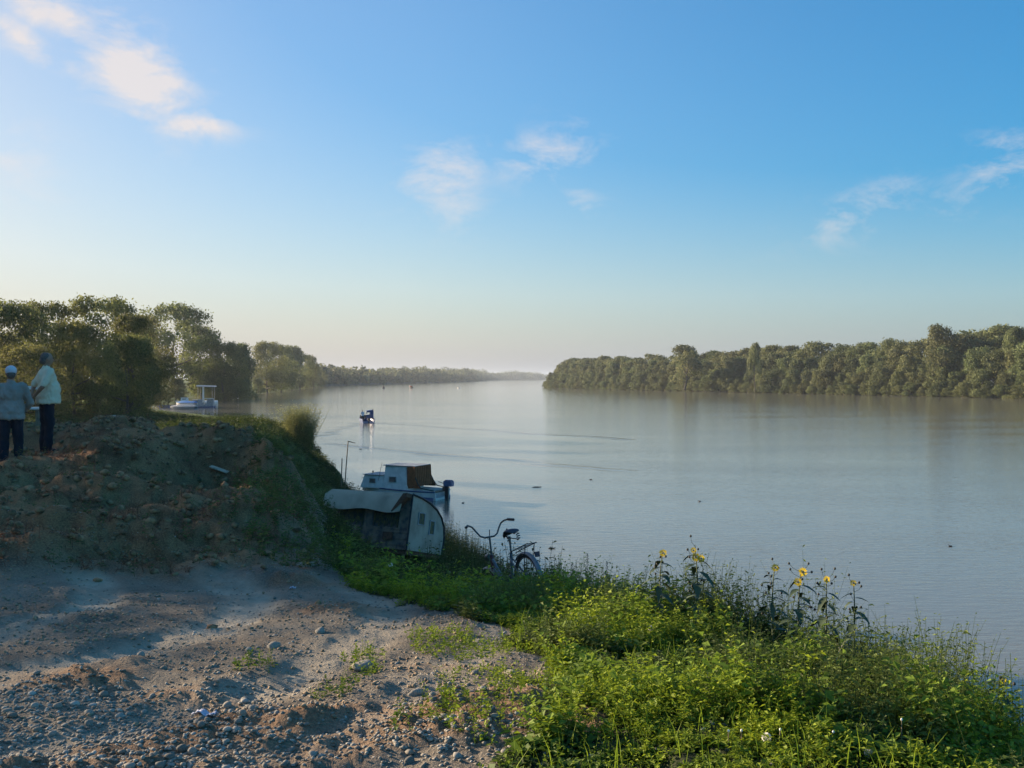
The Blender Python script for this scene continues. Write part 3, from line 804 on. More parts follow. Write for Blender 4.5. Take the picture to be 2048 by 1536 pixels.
# ------------------------------------------------------------------ people
def hand(mb, wrist, d, palmn, curl, side):
    """palm with four unequal fingers and a thumb from its side; d = pointing direction"""
    w = Vector(wrist); d = Vector(d).normalized(); nrm = Vector(palmn); nrm = (nrm - d * nrm.dot(d)).normalized(); s = d.cross(nrm) * side
    mb.cap(w, w + d * .035, .026, .03); mb.cap(w + d * .03 + s * .02, w + d * .08 + s * .022, .02, .016); mb.cap(w + d * .03 - s * .02, w + d * .08 - s * .022, .02, .016); mb.cap(w + d * .03, w + d * .085, .022, .018)
    for k, L in enumerate((.062, .072, .068, .052)):
        b_ = w + d * .085 + s * (.03 - k * .02)
        k1 = (d * math.cos(curl) + nrm * math.sin(curl)).normalized(); k2 = (d * math.cos(2 * curl) + nrm * math.sin(2 * curl)).normalized()
        mb.cap(b_, b_ + k1 * L * .55, .0095, .0088, 8); mb.cap(b_ + k1 * L * .55, b_ + k1 * L * .55 + k2 * L * .5, .0088, .0075, 8)
    b_ = w + d * .025 + s * .03; t = (d * .7 + s * .6 + nrm * .3).normalized()
    mb.cap(b_, b_ + t * .035, .012, .011, 8); mb.cap(b_ + t * .035, b_ + t * .035 + (t + nrm * .4).normalized() * .026, .011, .009, 8)
def person(loc, rz, label, arms, shirt, sleeve, hat, trousers='navy_cloth', stout=1.0, scale=1.0):
    """faces +Y in its own space"""
    t = empty('person', loc, rz, scale=scale); tag(t, label, 'person')
    b = MB()
    for s in (-1, 1):
        b.cap((s * .09, 0, .93), (s * .105, .015, .5), .085, .055); b.cap((s * .105, .015, .5), (s * .11, -.02, .1), .052, .036)
        b.cap((s * .11, -.03, .05), (s * .12, .13, .035), .04, .032)
        el, wr = arms[0 if s < 0 else 1]
        b.cap((s * .185, 0, 1.42), el, .05, .04); b.cap(el, wr, .038, .026)
        hd = (Vector(wr) - Vector(el)).normalized()
        hand(b, Vector(wr), hd + Vector((-s * .2, 0, -.2)), (-s, .1, 0), .5, s)
    b.ell((0, 0, .97), (.165, .125, .13)); b.ell((0, .035 * stout, 1.12), (.16 * stout, .135 * stout, .17)); b.ell((0, 0, 1.3), (.175, .12, .19)); b.cap((-.14, 0, 1.42), (.14, 0, 1.42), .06, .06)
    b.cap((0, -.005, 1.44), (0, .01, 1.56), .058, .054)
    b.ell((0, .015, 1.645), (.076, .095, .112)); b.ell((0, .05, 1.59), (.052, .055, .05)); b.cap((0, .105, 1.645), (0, .118, 1.618), .012, .016)
    b.ell((-.078, .0, 1.635), (.012, .022, .032)); b.ell((.078, .0, 1.635), (.012, .022, .032)); b.cap((-.018, .1, 1.585), (.018, .1, 1.585), .008, .008)
    remesh_obj(b, 'body', M['skin'], t, .0075, 3)
    for s in (-1, 1): MB().ell((s * .03, .098, 1.655), (.012, .008, .008)).build('eye', M['dark'], t, True)
    c = MB()
    c.ell((0, .04 * stout, 1.1), (.19 * stout, .165 * stout, .2)); c.ell((0, 0, 1.3), (.20, .15, .2)); c.ell((0, .02, 1.0), (.195 * stout, .17 * stout, .14)); c.cap((-.15, 0, 1.42), (.15, 0, 1.42), .072, .072)
    c.cap((0, -.005, 1.44), (0, 0, 1.49), .085, .068)
    c.loft([[Vector((.19 * stout * math.cos(w) * k, .03 * stout + .165 * stout * math.sin(w) * k, z)) for w in [2 * math.pi * i / 20 for i in range(20)]] for z, k in ((.86, 1.0), (.92, 1.01), (1.0, 1.0), (1.1, .98))])
    for s in (-1, 1):
        el, wr = arms[0 if s < 0 else 1]; el, wr = Vector(el), Vector(wr); sh = Vector((s * .185, 0, 1.42))
        if sleeve == 'short': c.cap(sh, sh.lerp(el, .82), .075, .07)
        else: c.cap(sh, el, .072, .06); c.cap(el, el.lerp(wr, .9), .058, .042)
    remesh_obj(c, 'shirt', M[shirt], t, .011, 12, fold=.016)
    p = MB()
    p.ell((0, 0, .93), (.175, .14, .13))
    for s in (-1, 1): p.cap((s * .09, 0, .9), (s * .11, .015, .5), .105, .082); p.cap((s * .11, .015, .5), (s * .115, -.02, .1), .08, .07)
    remesh_obj(p, 'trousers', M[trousers], t, .011, 4, fold=.012)
    for s in (-1, 1):
        q = MB(); q.ell((s * .115, .05, .045), (.052, .135, .045)); q.box((s * .115, .05, .012), (.09, .26, .024)); remesh_obj(q, 'shoe', M['shoe'], t, .008, 3)
    if hat:
        q = MB(); q.ell((0, -.005, 1.69), (.094, .112, .09)); q.ell((0, .12, 1.675), (.07, .075, .012)); remesh_obj(q, 'cap', M['white_cloth'], t, .008, 3)
    q = MB(); q.ell((0, -.02, 1.672), (.079, .09, .09)); q.ell((0, -.055, 1.62), (.07, .062, .07)); remesh_obj(q, 'hair', M['hair'], t, .008, 2)
    return t
x, y = C(93, 0, 17.5)[0], 17.5
person((x, y, hz(x, y) - .02), R(-48), 'man in a cream short-sleeved shirt with hands clasped behind his back on the heap',
       (((-.27, -.13, 1.16), (-.07, -.235, .99)), ((.27, -.15, 1.16), (.05, -.25, .96))), 'cream_shirt', 'short', False, stout=1.16, scale=1.0)
x, y = C(22, 0, 16.6)[0], 16.6
person((x, y, hz(x, y) - .02), R(28), 'man in a white cap and grey jacket cut by the left border of the photo',
       (((-.3, .03, 1.14), (-.17, .24, 1.02)), ((.3, .03, 1.14), (.18, .22, 1.0))), 'grey_shirt', 'long', True, stout=1.12, scale=.98)

# pale bench beyond the two men
x, y = C(56, 0, 19.5)[0], 19.5; z = hz(x, y)
bt = empty('bench', (x, y, z), R(10)); tag(bt, 'pale wooden bench showing between the two men on the heap', 'bench')
MB().box((0, 0, .45), (.5, .34, .04)).build('seat', M['hull_white'], bt, bevel=.004)
MB().box((0, .19, .85), (.5, .03, .07)).build('backrest', M['hull_white'], bt, bevel=.004)
for s in (-1, 1):
    MB().box((s * .2, 0, .22), (.05, .3, .44)).build('leg', M['wood'], bt); MB().box((s * .2, .17, .6), (.04, .03, .6)).build('post', M['wood'], bt)

# ------------------------------------------------------------------ boats
def hull_mb(L, B, H, draft=.18, bow=.35, sheer=.25, wall=.04, floor=.12):
    """double-walled hull: bow towards +Y, stern at -L/2; z = 0 is the waterline"""
    rings = []; ns = 15
    for i in range(ns):
        t = i / (ns - 1); y = -L / 2 + L * t
        hb = B / 2 * (.86 + .14 * math.sin(min(1, t / .5) * math.pi / 2)) * max(.02, (1 - max(0, (t - bow) / (1 - bow)) ** 2.3))
        zg = H * (1 + sheer * t * t) ; zk = -draft + (draft + H * .55) * max(0, (t - .62) / .38) ** 2.2
        w = min(wall, hb * .5); fl = max(floor, zk + .05)
        out = [(-hb, y, zg), (-hb * .96, y, zg * .55 + zk * .3), (-hb * .82, y, zk + (zg - zk) * .16), (-hb * .4, y, zk), (hb * .4, y, zk), (hb * .82, y, zk + (zg - zk) * .16), (hb * .96, y, zg * .55 + zk * .3), (hb, y, zg)]
        yi = y + (wall if i == 0 else (-wall if i == ns - 1 else 0))
        inn = [(hb - w, yi, zg), (max(.005, hb * .8 - w), yi, fl), (-max(.005, hb * .8 - w), yi, fl), (-hb + w, yi, zg)]
        rings.append([Vector(p) for p in out + inn])
    return MB().loft(rings)
def cabin_boat():
    """moored cruiser: low fore cabin, taller wheelhouse, orange curtain, outboard"""
    th = R(26); L = 5.2
    bow_dir = Vector((-math.cos(th), math.sin(th)))
    stern = Vector((C(885, 0, 54.2)[0], 54.2)); c = stern + bow_dir * (L / 2)
    t = empty('cabin_boat', (c.x, c.y, WATER), math.atan2(bow_dir.y, bow_dir.x) - math.pi / 2)
    tag(t, 'white cabin boat with orange curtain and outboard motor moored below the bank', 'boat')
    hull_mb(L, 1.9, .52, .25, .4, .3).build('hull', M['hull_white'], t)
    for s in (-1, 1):
        pts = []
        for i in range(13):
            u = i / 12; y = -L / 2 + L * u; hb = .95 * (.86 + .14 * math.sin(min(1, u / .5) * math.pi / 2)) * max(.02, (1 - max(0, (u - .4) / .6) ** 2.3))
            pts.append((s * (hb + .012), y, .52 * (1 + .3 * u * u) - .07))
        MB().tube(pts, .035, 6).build('rub_rail', M['blue_paint'], t)
        MB().prism([(-L / 2 + .05, -.04), (1.0, -.03), (1.0, .2), (-L / 2 + .05, .17)], s * .885 if s > 0 else -.945, s * .945 if s > 0 else -.885, 'x').build('boot_stripe', M['hull_blue'], t)
    # fore cabin and wheelhouse, walls lean in
    def cab(y0, y1, y0t, y1t, z0, z1, w0, w1, name):
        V = [(-w0, y0, z0), (w0, y0, z0), (w0 * .93, y1, z0), (-w0 * .93, y1, z0), (-w1, y0t, z1), (w1, y0t, z1), (w1 * .93, y1t, z1), (-w1 * .93, y1t, z1)]
        return MB().add([Vector(v) for v in V], [(0, 3, 2, 1), (4, 5, 6, 7), (0, 1, 5, 4), (1, 2, 6, 5), (2, 3, 7, 6), (3, 0, 4, 7)]).build(name, M['hull_white'], t, bevel=.02)
    cab(.7, 2.25, .7, 2.0, .5, 1.22, .84, .74, 'fore_cabin')
    cab(-.9, .72, -.78, .6, .5, 1.78, .88, .78, 'wheelhouse')
    MB().box((0, 1.36, 1.235), (1.6, 1.42, .03)).build('fore_roof', M['grey_paint'], t, bevel=.01)
    MB().box((0, -.1, 1.8), (1.7, 1.62, .04)).build('roof', M['grey_paint'], t, bevel=.012)
    for s in (-1, 1):
        ang_ = math.atan2(.10, 1.28) * s
        f = MB().box((s * .858, .05, 1.05), (.02, .42, .26), (0, -ang_, 0)).build('window', M['cabin_glass'], t)
        f2 = MB().box((s * .808, 1.4, .92), (.02, .36, .22), (0, -math.atan2(.10, .72) * s, 0)).build('window', M['cabin_glass'], t)
        for ww, yy, zz, sy, sz, xx in ((f, .05, 1.05, .42, .26, .862), (f2, 1.4, .92, .36, .22, .812)):
            k = MB()
            for dz in (-1, 1): k.box((s * xx, yy, zz + dz * sz / 2), (.03, sy + .05, .025))
            for dy in (-1, 1): k.box((s * xx, yy + dy * sy / 2, zz), (.03, .025, sz + .02))
            k.build('window_frame', M['grey_paint'], ww)
        # aft curtain, gathered at the corner and curving down
        prof = [(-.86, 1.76), (-1.32, 1.8), (-1.34, 1.3), (-1.5, .95), (-1.72, .62), (-.95, .6), (-.86, .8)]
        MB().prism(prof, s * .80, s * .84, 'x').build('curtain', M['orange_cloth'], t)
        MB().tube([(s * .83, -1.32, 1.8), (s * .83, -1.345, 1.3), (s * .85, -1.52, .93), (s * .86, -1.75, .64), (s * .86, -2.55, .54)], .028, 6).build('curtain_edge', M['dark'], t)
    MB().box((0, -1.1, 1.805), (1.66, .5, .03)).build('aft_canopy', M['grey_paint'], t)
    cl = MB()
    for i in range(9): cl.tube([(-.78 + i * .19, -1.33, 1.78), (-.78 + i * .19, -1.36, 1.2), (-.78 + i * .19, -1.42, .7)], .09, 6)
    cl.build('aft_curtain', M['orange_cloth'], t)
    MB().tube([(0, 1.9, 1.2), (0, 1.9, 1.31)], .03, 8).ell((0, 1.9, 1.34), (.05, .05, .05)).build('lamp', M['dark'], t)
    MB().tube([(-.76, 1.05, .9), (-.78, .78, 1.95)], .012, 5).build('antenna', M['dark'], t)
    k = MB()
    for s in (-1, 1): k.tube([(s * .45, 1.95, .62), (s * .42, 2.0, .95), (s * .2, 2.5, .98)], .012, 5)
    k.tube([(-.2, 2.5, .98), (.2, 2.5, .98)], .012, 5); k.build('bow_rail', M['chrome'], t)
    MB().box((0, -2.3, .42), (1.3, .3, .08)).build('aft_seat', M['wood'], t)
    mo = MB(); mo.box((0, -2.98, .88), (.36, .5, .3)); mo.box((0, -2.98, 1.04), (.3, .42, .06))
    mo = mo.build('outboard_motor', M['hull_blue'], t, bevel=.05)
    MB().box((0, -2.86, .35), (.14, .2, .85)).build('motor_leg', M['dark'], mo, bevel=.02)
    MB().box((0, -2.72, .58), (.26, .12, .2)).build('clamp', M['dark'], mo)
    MB().tube([(0, -2.75, .85), (.05, -2.3, .95)], .02, 6).build('tiller', M['dark'], mo)
    return t
cabin_boat()
# mooring pole and sticks on the bank near it
def stick(name, px, d, h, lean, label, hook=False, cat='pole', r=.03, mat='wood'):
    x = C(px, 0, d)[0]; z = hz(x, d)
    t = tag(empty(name, (x, d, z)), label, cat)
    MB().tube([(0, 0, -.3), (lean * .5, 0, h * .5), (lean, 0, h)], [r, r * .9, r * .8], 6).build('shaft', M[mat], t)
    if hook: MB().tube([(lean, 0, h - .01), (lean + .35, 0, h - .1)], [r * .8, r * .5], 6).build('hook', M[mat], t)
    return t
stick('mooring_pole', 688, 49, 2.5, .2, 'thin mooring pole with a hooked top left of the cabin boat', True)
stick('mooring_stake', 682, 50, 1.55, .05, 'short dark stake in the grass beside the hooked mooring pole')

def cruising_boat():
    h = Vector((-.28, .96)).normalized(); d = 147
    t = empty('motor_boat', (C(733, 0, d)[0], d, WATER), math.atan2(h.y, h.x) - math.pi / 2)
    tag(t, 'small dark motor boat under way seen from astern in mid river', 'boat')
    hull_mb(4.6, 2.15, .62, .2, .45, .2).build('hull', M['hull_blue'], t)
    k = MB()  # windscreen and canopy frame with an opening
    k.prism([(-.05, .55), (.98, .55), (.98, 1.75), (.85, 1.85), (.0, 1.72), (-.05, 1.6), (-.05, 1.25), (.05, 1.3), (.1, 1.52), (.4, 1.52), (.4, 1.2), (.05, 1.15), (-.05, 1.1)], -.3, -.26, 'y')
    k.build('canopy', M['blue_paint'], t)
    MB().box((.45, .35, 1.8), (1.0, 1.3, .04), (0, R(-6), 0)).build('canopy_top', M['hull_blue'], t)
    MB().box((.97, .3, 1.15), (.04, 1.2, 1.2)).build('side_curtain', M['blue_paint'], t)
    MB().prism([(-.9, .6), (.9, .6), (.8, 1.1), (-.8, 1.1)], .9, .94, 'y').build('windscreen', M['cabin_glass'], t)
    MB().ell((.9, -.28, 1.92), (.07, .07, .1)).build('lamp', M['dark'], t)
    mo = MB().box((0, -2.42, .62), (.34, .4, .32)).build('outboard_motor', M['dark'], t, bevel=.04)
    MB().box((0, -2.38, .2), (.12, .16, .6)).build('motor_leg', M['dark'], mo)
    p = person((0, 0, 0), 0, 'man in pale top standing at the left side of the moving boat', (((-.24, .1, 1.14), (-.15, .3, 1.0)), ((.26, .1, 1.14), (.17, .32, 1.05))), 'white_cloth', 'long', False, scale=.98)
    wp = t.matrix_basis @ Vector((-.62, -.2, .14)); p.location = wp; p.rotation_euler = t.rotation_euler
cruising_boat()

# boats in the little harbour on the left
def small_boat(px, py, deg, L, B, hullm, label, cover=None, cabin=None, name='rowing_boat', h=.5):
    d = (EYE - WATER) * 2000 / (py - 755)
    t = empty(name, (C(px, 0, d)[0], d, WATER), R(deg)); tag(t, label, 'boat')
    hull_mb(L, B, h, .15, .4, .25).build('hull', M[hullm], t)
    if cover:
        k = MB().loft([[Vector((-B / 2 * w * 1.02, y, h * 1.02 + .03)), Vector((-B / 4 * w, y, h + .25 * w + .1)), Vector((0, y, h + .38 * w + .1)), Vector((B / 4 * w, y, h + .25 * w + .1)), Vector((B / 2 * w * 1.02, y, h * 1.02 + .03))] for y, w in ((-L / 2, .86), (-L * .2, 1), (L * .1, 1), (L * .3, .72), (L * .46, .2))])
        k.build('tarpaulin', M[cover], t)
    else:
        for yy in (-.25, .12): MB().box((0, yy * L, h * .75), (B * .86, .22, .035)).build('thwart', M['wood'], t)
    if cabin:
        c = MB().box((0, L * .02, h + .45), (B * .78, L * .36, .9), taper=.9).build('cabin', M[cabin], t, bevel=.04)
        for s in (-1, 1): MB().box((s * B * .375, L * .02, h + .58), (.03, L * .2, .26), (0, s * -.09, 0)).build('window', M['cabin_glass'], c)
        MB().box((0, L * .02, h + .93), (B * .8, L * .4, .04)).build('roof', M['hull_white'], t)
    return t
small_boat(366, 818, 78, 6.0, 1.9, 'grey_paint', 'long grey covered boat at the front of the harbour boats', cover='grey_paint')
small_boat(372, 812, 74, 5.2, 1.8, 'hull_white', 'boat under a bright blue tarpaulin in the left harbour', cover='bright_blue', h=.75)
small_boat(333, 815, 80, 5.0, 1.6, 'hull_blue', 'dark open boat leftmost in the harbour')
small_boat(370, 806, 95, 4.8, 2.0, 'hull_white', 'small white cabin boat behind the blue tarpaulin', cabin='hull_white', name='cabin_cruiser')
small_boat(396, 811, 85, 5.4, 1.9, 'grey_paint', 'grey boat with low dark cabin left of the canopy raft', cabin='grey_paint', name='cabin_cruiser')
small_boat(417, 808, 100, 4.4, 1.8, 'hull_white', 'white boat moored in front of the canopy raft', cover='hull_white')
small_boat(473, 797, 20, 4.2, 2.0, 'hull_white', 'solitary white boat anchored right of the harbour boats', cabin='hull_white', name='cabin_cruiser')
d = 222; t = empty('canopy_raft', (C(412, 0, d)[0], d, WATER), R(4)); tag(t, 'moored raft with a flat white canopy on thin posts', 'raft')
MB().box((0, 0, .45), (3.6, 2.6, .3)).build('deck', M['grey_paint'], t, bevel=.02)
for s in (-1, 1): MB().tube([(-1.9, s * .95, .12), (1.9, s * .95, .12)], .26, 10).build('float', M['hull_blue'], t)
MB().box((0.1, 0, 4.75), (3.8, 2.6, .28), (0, R(2), 0)).build('canopy', M['hull_white'], t, bevel=.02)
for sx_ in (-1.5, 1.6):
    for sy_ in (-1.1, 1.1): MB().tube([(sx_, sy_, .6), (sx_, sy_, 4.68)], .035, 6).build('post', M['grey_paint'], t)
MB().box((-.55, -.3, 2.9), (.32, .32, 3.5)).build('mast', M['hull_white'], t)
MB().box((.6, -.6, 2.0), (1.9, .8, .12)).build('shelf', M['hull_white'], t); MB().box((.9, .3, 1.3), (1.4, .9, 1.4)).build('cabin', M['grey_paint'], t, bevel=.03)
MB().box((-1.1, .3, 1.2), (1.2, 1.2, 1.2)).build('locker', M['grey_paint'], t, bevel=.03)

# far river traffic, a few pixels each
def buoy(px, py, s, label):
    d = (EYE - WATER) * 2000 / (py - 755)
    t = empty('buoy', (C(px, 0, d)[0], d, WATER), 0, scale=s); tag(t, label, 'buoy')
    MB().tube([(0, 0, -.3), (0, 0, .1), (0, 0, .5), (0, 0, 1.4), (0, 0, 1.5)], [.5, .8, .8, .3, .1], 12).build('float', M['dark'], t)
    MB().ell((0, 0, 1.65), (.2, .2, .2)).build('top_mark', M['buoy'], t)
buoy(767, 776.5, .95, 'dark round buoy leftmost on the far water')
small_boat(822, 776, 20, 4.2, 2.0, 'dark', 'tiny dark boat with a high cabin far up the river', cabin='buoy', name='distant_boat', h=.7)
small_boat(918, 776, 60, 2.6, 1.0, 'hull_white', 'tiny white skiff far up the river', name='distant_skiff', h=.5)

# driftwood
def drift(px, py, L, rz, label):
    d = (EYE - WATER) * 2000 / (py - 755); rnd = random.Random(px)
    L *= .65
    mb = MB().tube([(-L / 2, 0, .0), (-L * .2, .04, .02), (L * .2, -.03, .01), (L / 2, .05, .03)], [.012, .026, .022, .01], 6)
    mb.tube([(0, 0, .01), (L * .15, .12, .06)], [.015, .008], 5)
    o = mb.build('driftwood', M['dark'], None, loc=(C(px, 0, d)[0], d, WATER), rot=(0, 0, rz)); tag(o, label, 'driftwood')
drift(1074, 974, 1.0, .4, 'long dark branch drifting right of the cabin boat')
drift(1182, 959, .3, 0, 'small dark drift piece right of the long drifting branch')
drift(1400, 1003, .35, 1.2, 'short drift piece out on the middle of the river')
drift(1104, 1097, .45, .1, 'dark drift piece on the water right of the bicycle saddle')
drift(1902, 1093, .3, .5, 'thin drift piece near the right border of the photo')
drift(721, 898, .5, 0, 'drift piece between the moving boat and the cabin boat')
drift(926, 1006, .22, 0, 'tiny drift piece just beyond the bicycle handlebar')

# ------------------------------------------------------------------ caravan
def caravan():
    d = 27.0; cx, cy = C(812, 0, d)[0], d      # near corner between the two faces
    yaw = R(-27)
    # local: +X along the long face towards the corner (corner at x = 0), +Y away from the viewer, z up
    zc = hz(cx, cy); z0 = EYE - (1100 - 755) / 2000 * d
    t = empty('caravan', (cx, cy, z0), rot=(R(-13), 0, yaw)); tag(t, 'derelict grey caravan with a rounded tail standing on the slope above the river', 'caravan')
    W, H, D = 2.62, 1.5, 1.9
    prof = [(0, 0), (D, 0), (D + .02, .5), (D - .06, .78), (D - .25, 1.03), (D - .55, 1.22), (D - .95, 1.36), (D - 1.4, 1.45), (.0, H)]
    MB().prism(prof, -.03, 0, 'x').build('end_wall', M['caravan_side'], t)
    MB().prism(prof, -W, -W + .03, 'x').build('end_wall', M['caravan_side'], t)
    rim = [(0, y - .0, z + .012) for y, z in prof[1:]]
    MB().tube([(0.012, y, z + .01) for y, z in prof[1:]], .03, 6).build('edge_trim', M['dark'], t)
    MB().tube([(0.012, -.012, z) for z in (0, .6, 1.2, H)], .028, 6).build('corner_trim', M['dark'], t)
    # roof skin over the curve
    ro = MB(); pp = prof[2:]
    o1 = [Vector((-W - .04, y, z + .02)) for y, z in pp]; o2 = [Vector((.0, y, z + .02)) for y, z in pp]; o3 = [Vector((.0, y, z - .02)) for y, z in pp]; o4 = [Vector((-W - .04, y, z - .02)) for y, z in pp]
    ro.loft([[a, b_, c_, e_] for a, b_, c_, e_ in zip(o1, o2, o3, o4)]).build('roof', M['caravan_roof'], t)
    # awning band: curved pale fascia with a sagging lower edge
    rings = []
    for i in range(13):
        u = i / 12; x = -W - .06 + (W - .12) * u; sag = .05 * math.sin(u * 9) + .05 * math.sin(math.pi * u); xe = (1 - u) ** 6 * .1
        rings.append([Vector((x, .25, H + .03)), Vector((x, -.05, H + .02)), Vector((x - xe, -.22, H - .14)), Vector((x - xe, -.3, H - .48 - sag)), Vector((x, -.27, H - .48 - sag)), Vector((x, -.19, H - .16)), Vector((x, -.02, H - .02)), Vector((x, .25, H))])
    MB().loft(rings).build('awning', M['caravan_roof'], t)
    MB().prism([(-.12, H - .0), (.0, H + .01), (.0, H - .1), (-.42, H - .52), (-.45, H - .5)], -.30, -.05, 'y').build('awning_end', M['rust'], t)
    # the long wall: frame, panels, two openings with curtains
    wallp = MB()
    for x0, x1, z0_, z1_ in ((-W + .03, -.03, 0, .55), (-W + .03, -.03, 1.1, H), (-W + .03, -W + .25, .55, 1.1), (-1.45, -1.2, .55, 1.1), (-.3, -.03, .55, 1.1)):
        wallp.box(((x0 + x1) / 2, .02, (z0_ + z1_) / 2), (x1 - x0, .04, z1_ - z0_))
    wallp.build('front_wall', M['caravan_dark'], t)
    for x0, x1 in ((-W + .25, -1.45), (-1.2, -.3)):
        w = MB().box(((x0 + x1) / 2, .06, .825), (x1 - x0, .015, .55)).build('window', M['cabin_glass'], t)
        k = MB()
        nn = int((x1 - x0) / .07)
        for i in range(nn): k.tube([(x0 + .04 + i * .07, .03, 1.09), (x0 + .04 + i * .07 + .01 * math.sin(i), .035, .62 + .06 * math.sin(i * 2.1))], .025, 5)
        k.build('curtain', M['curtain'], w)
        f = MB()
        for zz in (.55, 1.1): f.box(((x0 + x1) / 2, -.012, zz), (x1 - x0 + .06, .03, .045))
        for xx in (x0, x1): f.box((xx, -.013, .825), (.045, .03, .52))
        f.build('window_frame', M['caravan_dark'], w)
    for i in range(3): MB().box((-W / 2, -.01, .12 + i * .17), (W - .1, .022, .02)).build('batten', M['caravan_dark'], t)
    MB().box((-.62, -.05, .34), (.3, .05, .2)).build('hatch', M['rust'], t)
    # end windows, two narrow ones
    for y0, y1, za, zb in ((.42, .74, .74, 1.06), (1.05, 1.3, .52, .9)):
        w = MB().prism([(y0, za), (y1, za + .01), (y1 - .02, zb), (y0 + .02, zb)], .0, .012, 'x').build('window', M['curtain'], t)
        f = MB()
        f.box((.014, (y0 + y1) / 2, za), (.024, y1 - y0 + .05, .03)); f.box((.014, (y0 + y1) / 2, zb), (.024, y1 - y0 + .02, .03)); f.box((.015, y0, (za + zb) / 2), (.024, .028, zb - za)); f.box((.015, y1, (za + zb) / 2), (.024, .028, zb - za))
        f.build('window_frame', M['grey_paint'], w)
    MB().box((-W / 2, D / 2, -.06), (W - .1, D - .1, .1)).build('floor_frame', M['rust'], t)
    for xx in (-.9, -1.75):
        for yy in (.16, D - .16):
            w = MB().tube([(xx - .0, yy - .08, -.28), (xx, yy + .08, -.28)], .3, 18).build('wheel', M['tyre'], t)
            MB().tube([(xx, yy - .09, -.28), (xx, yy + .09, -.28)], .15, 14).build('rim', M['rust'], w)
    for xx in (-.15, -W + .15): MB().box((xx, .12, -.4), (.07, .07, .7)).build('prop', M['wood'], t)
    return t
caravan()

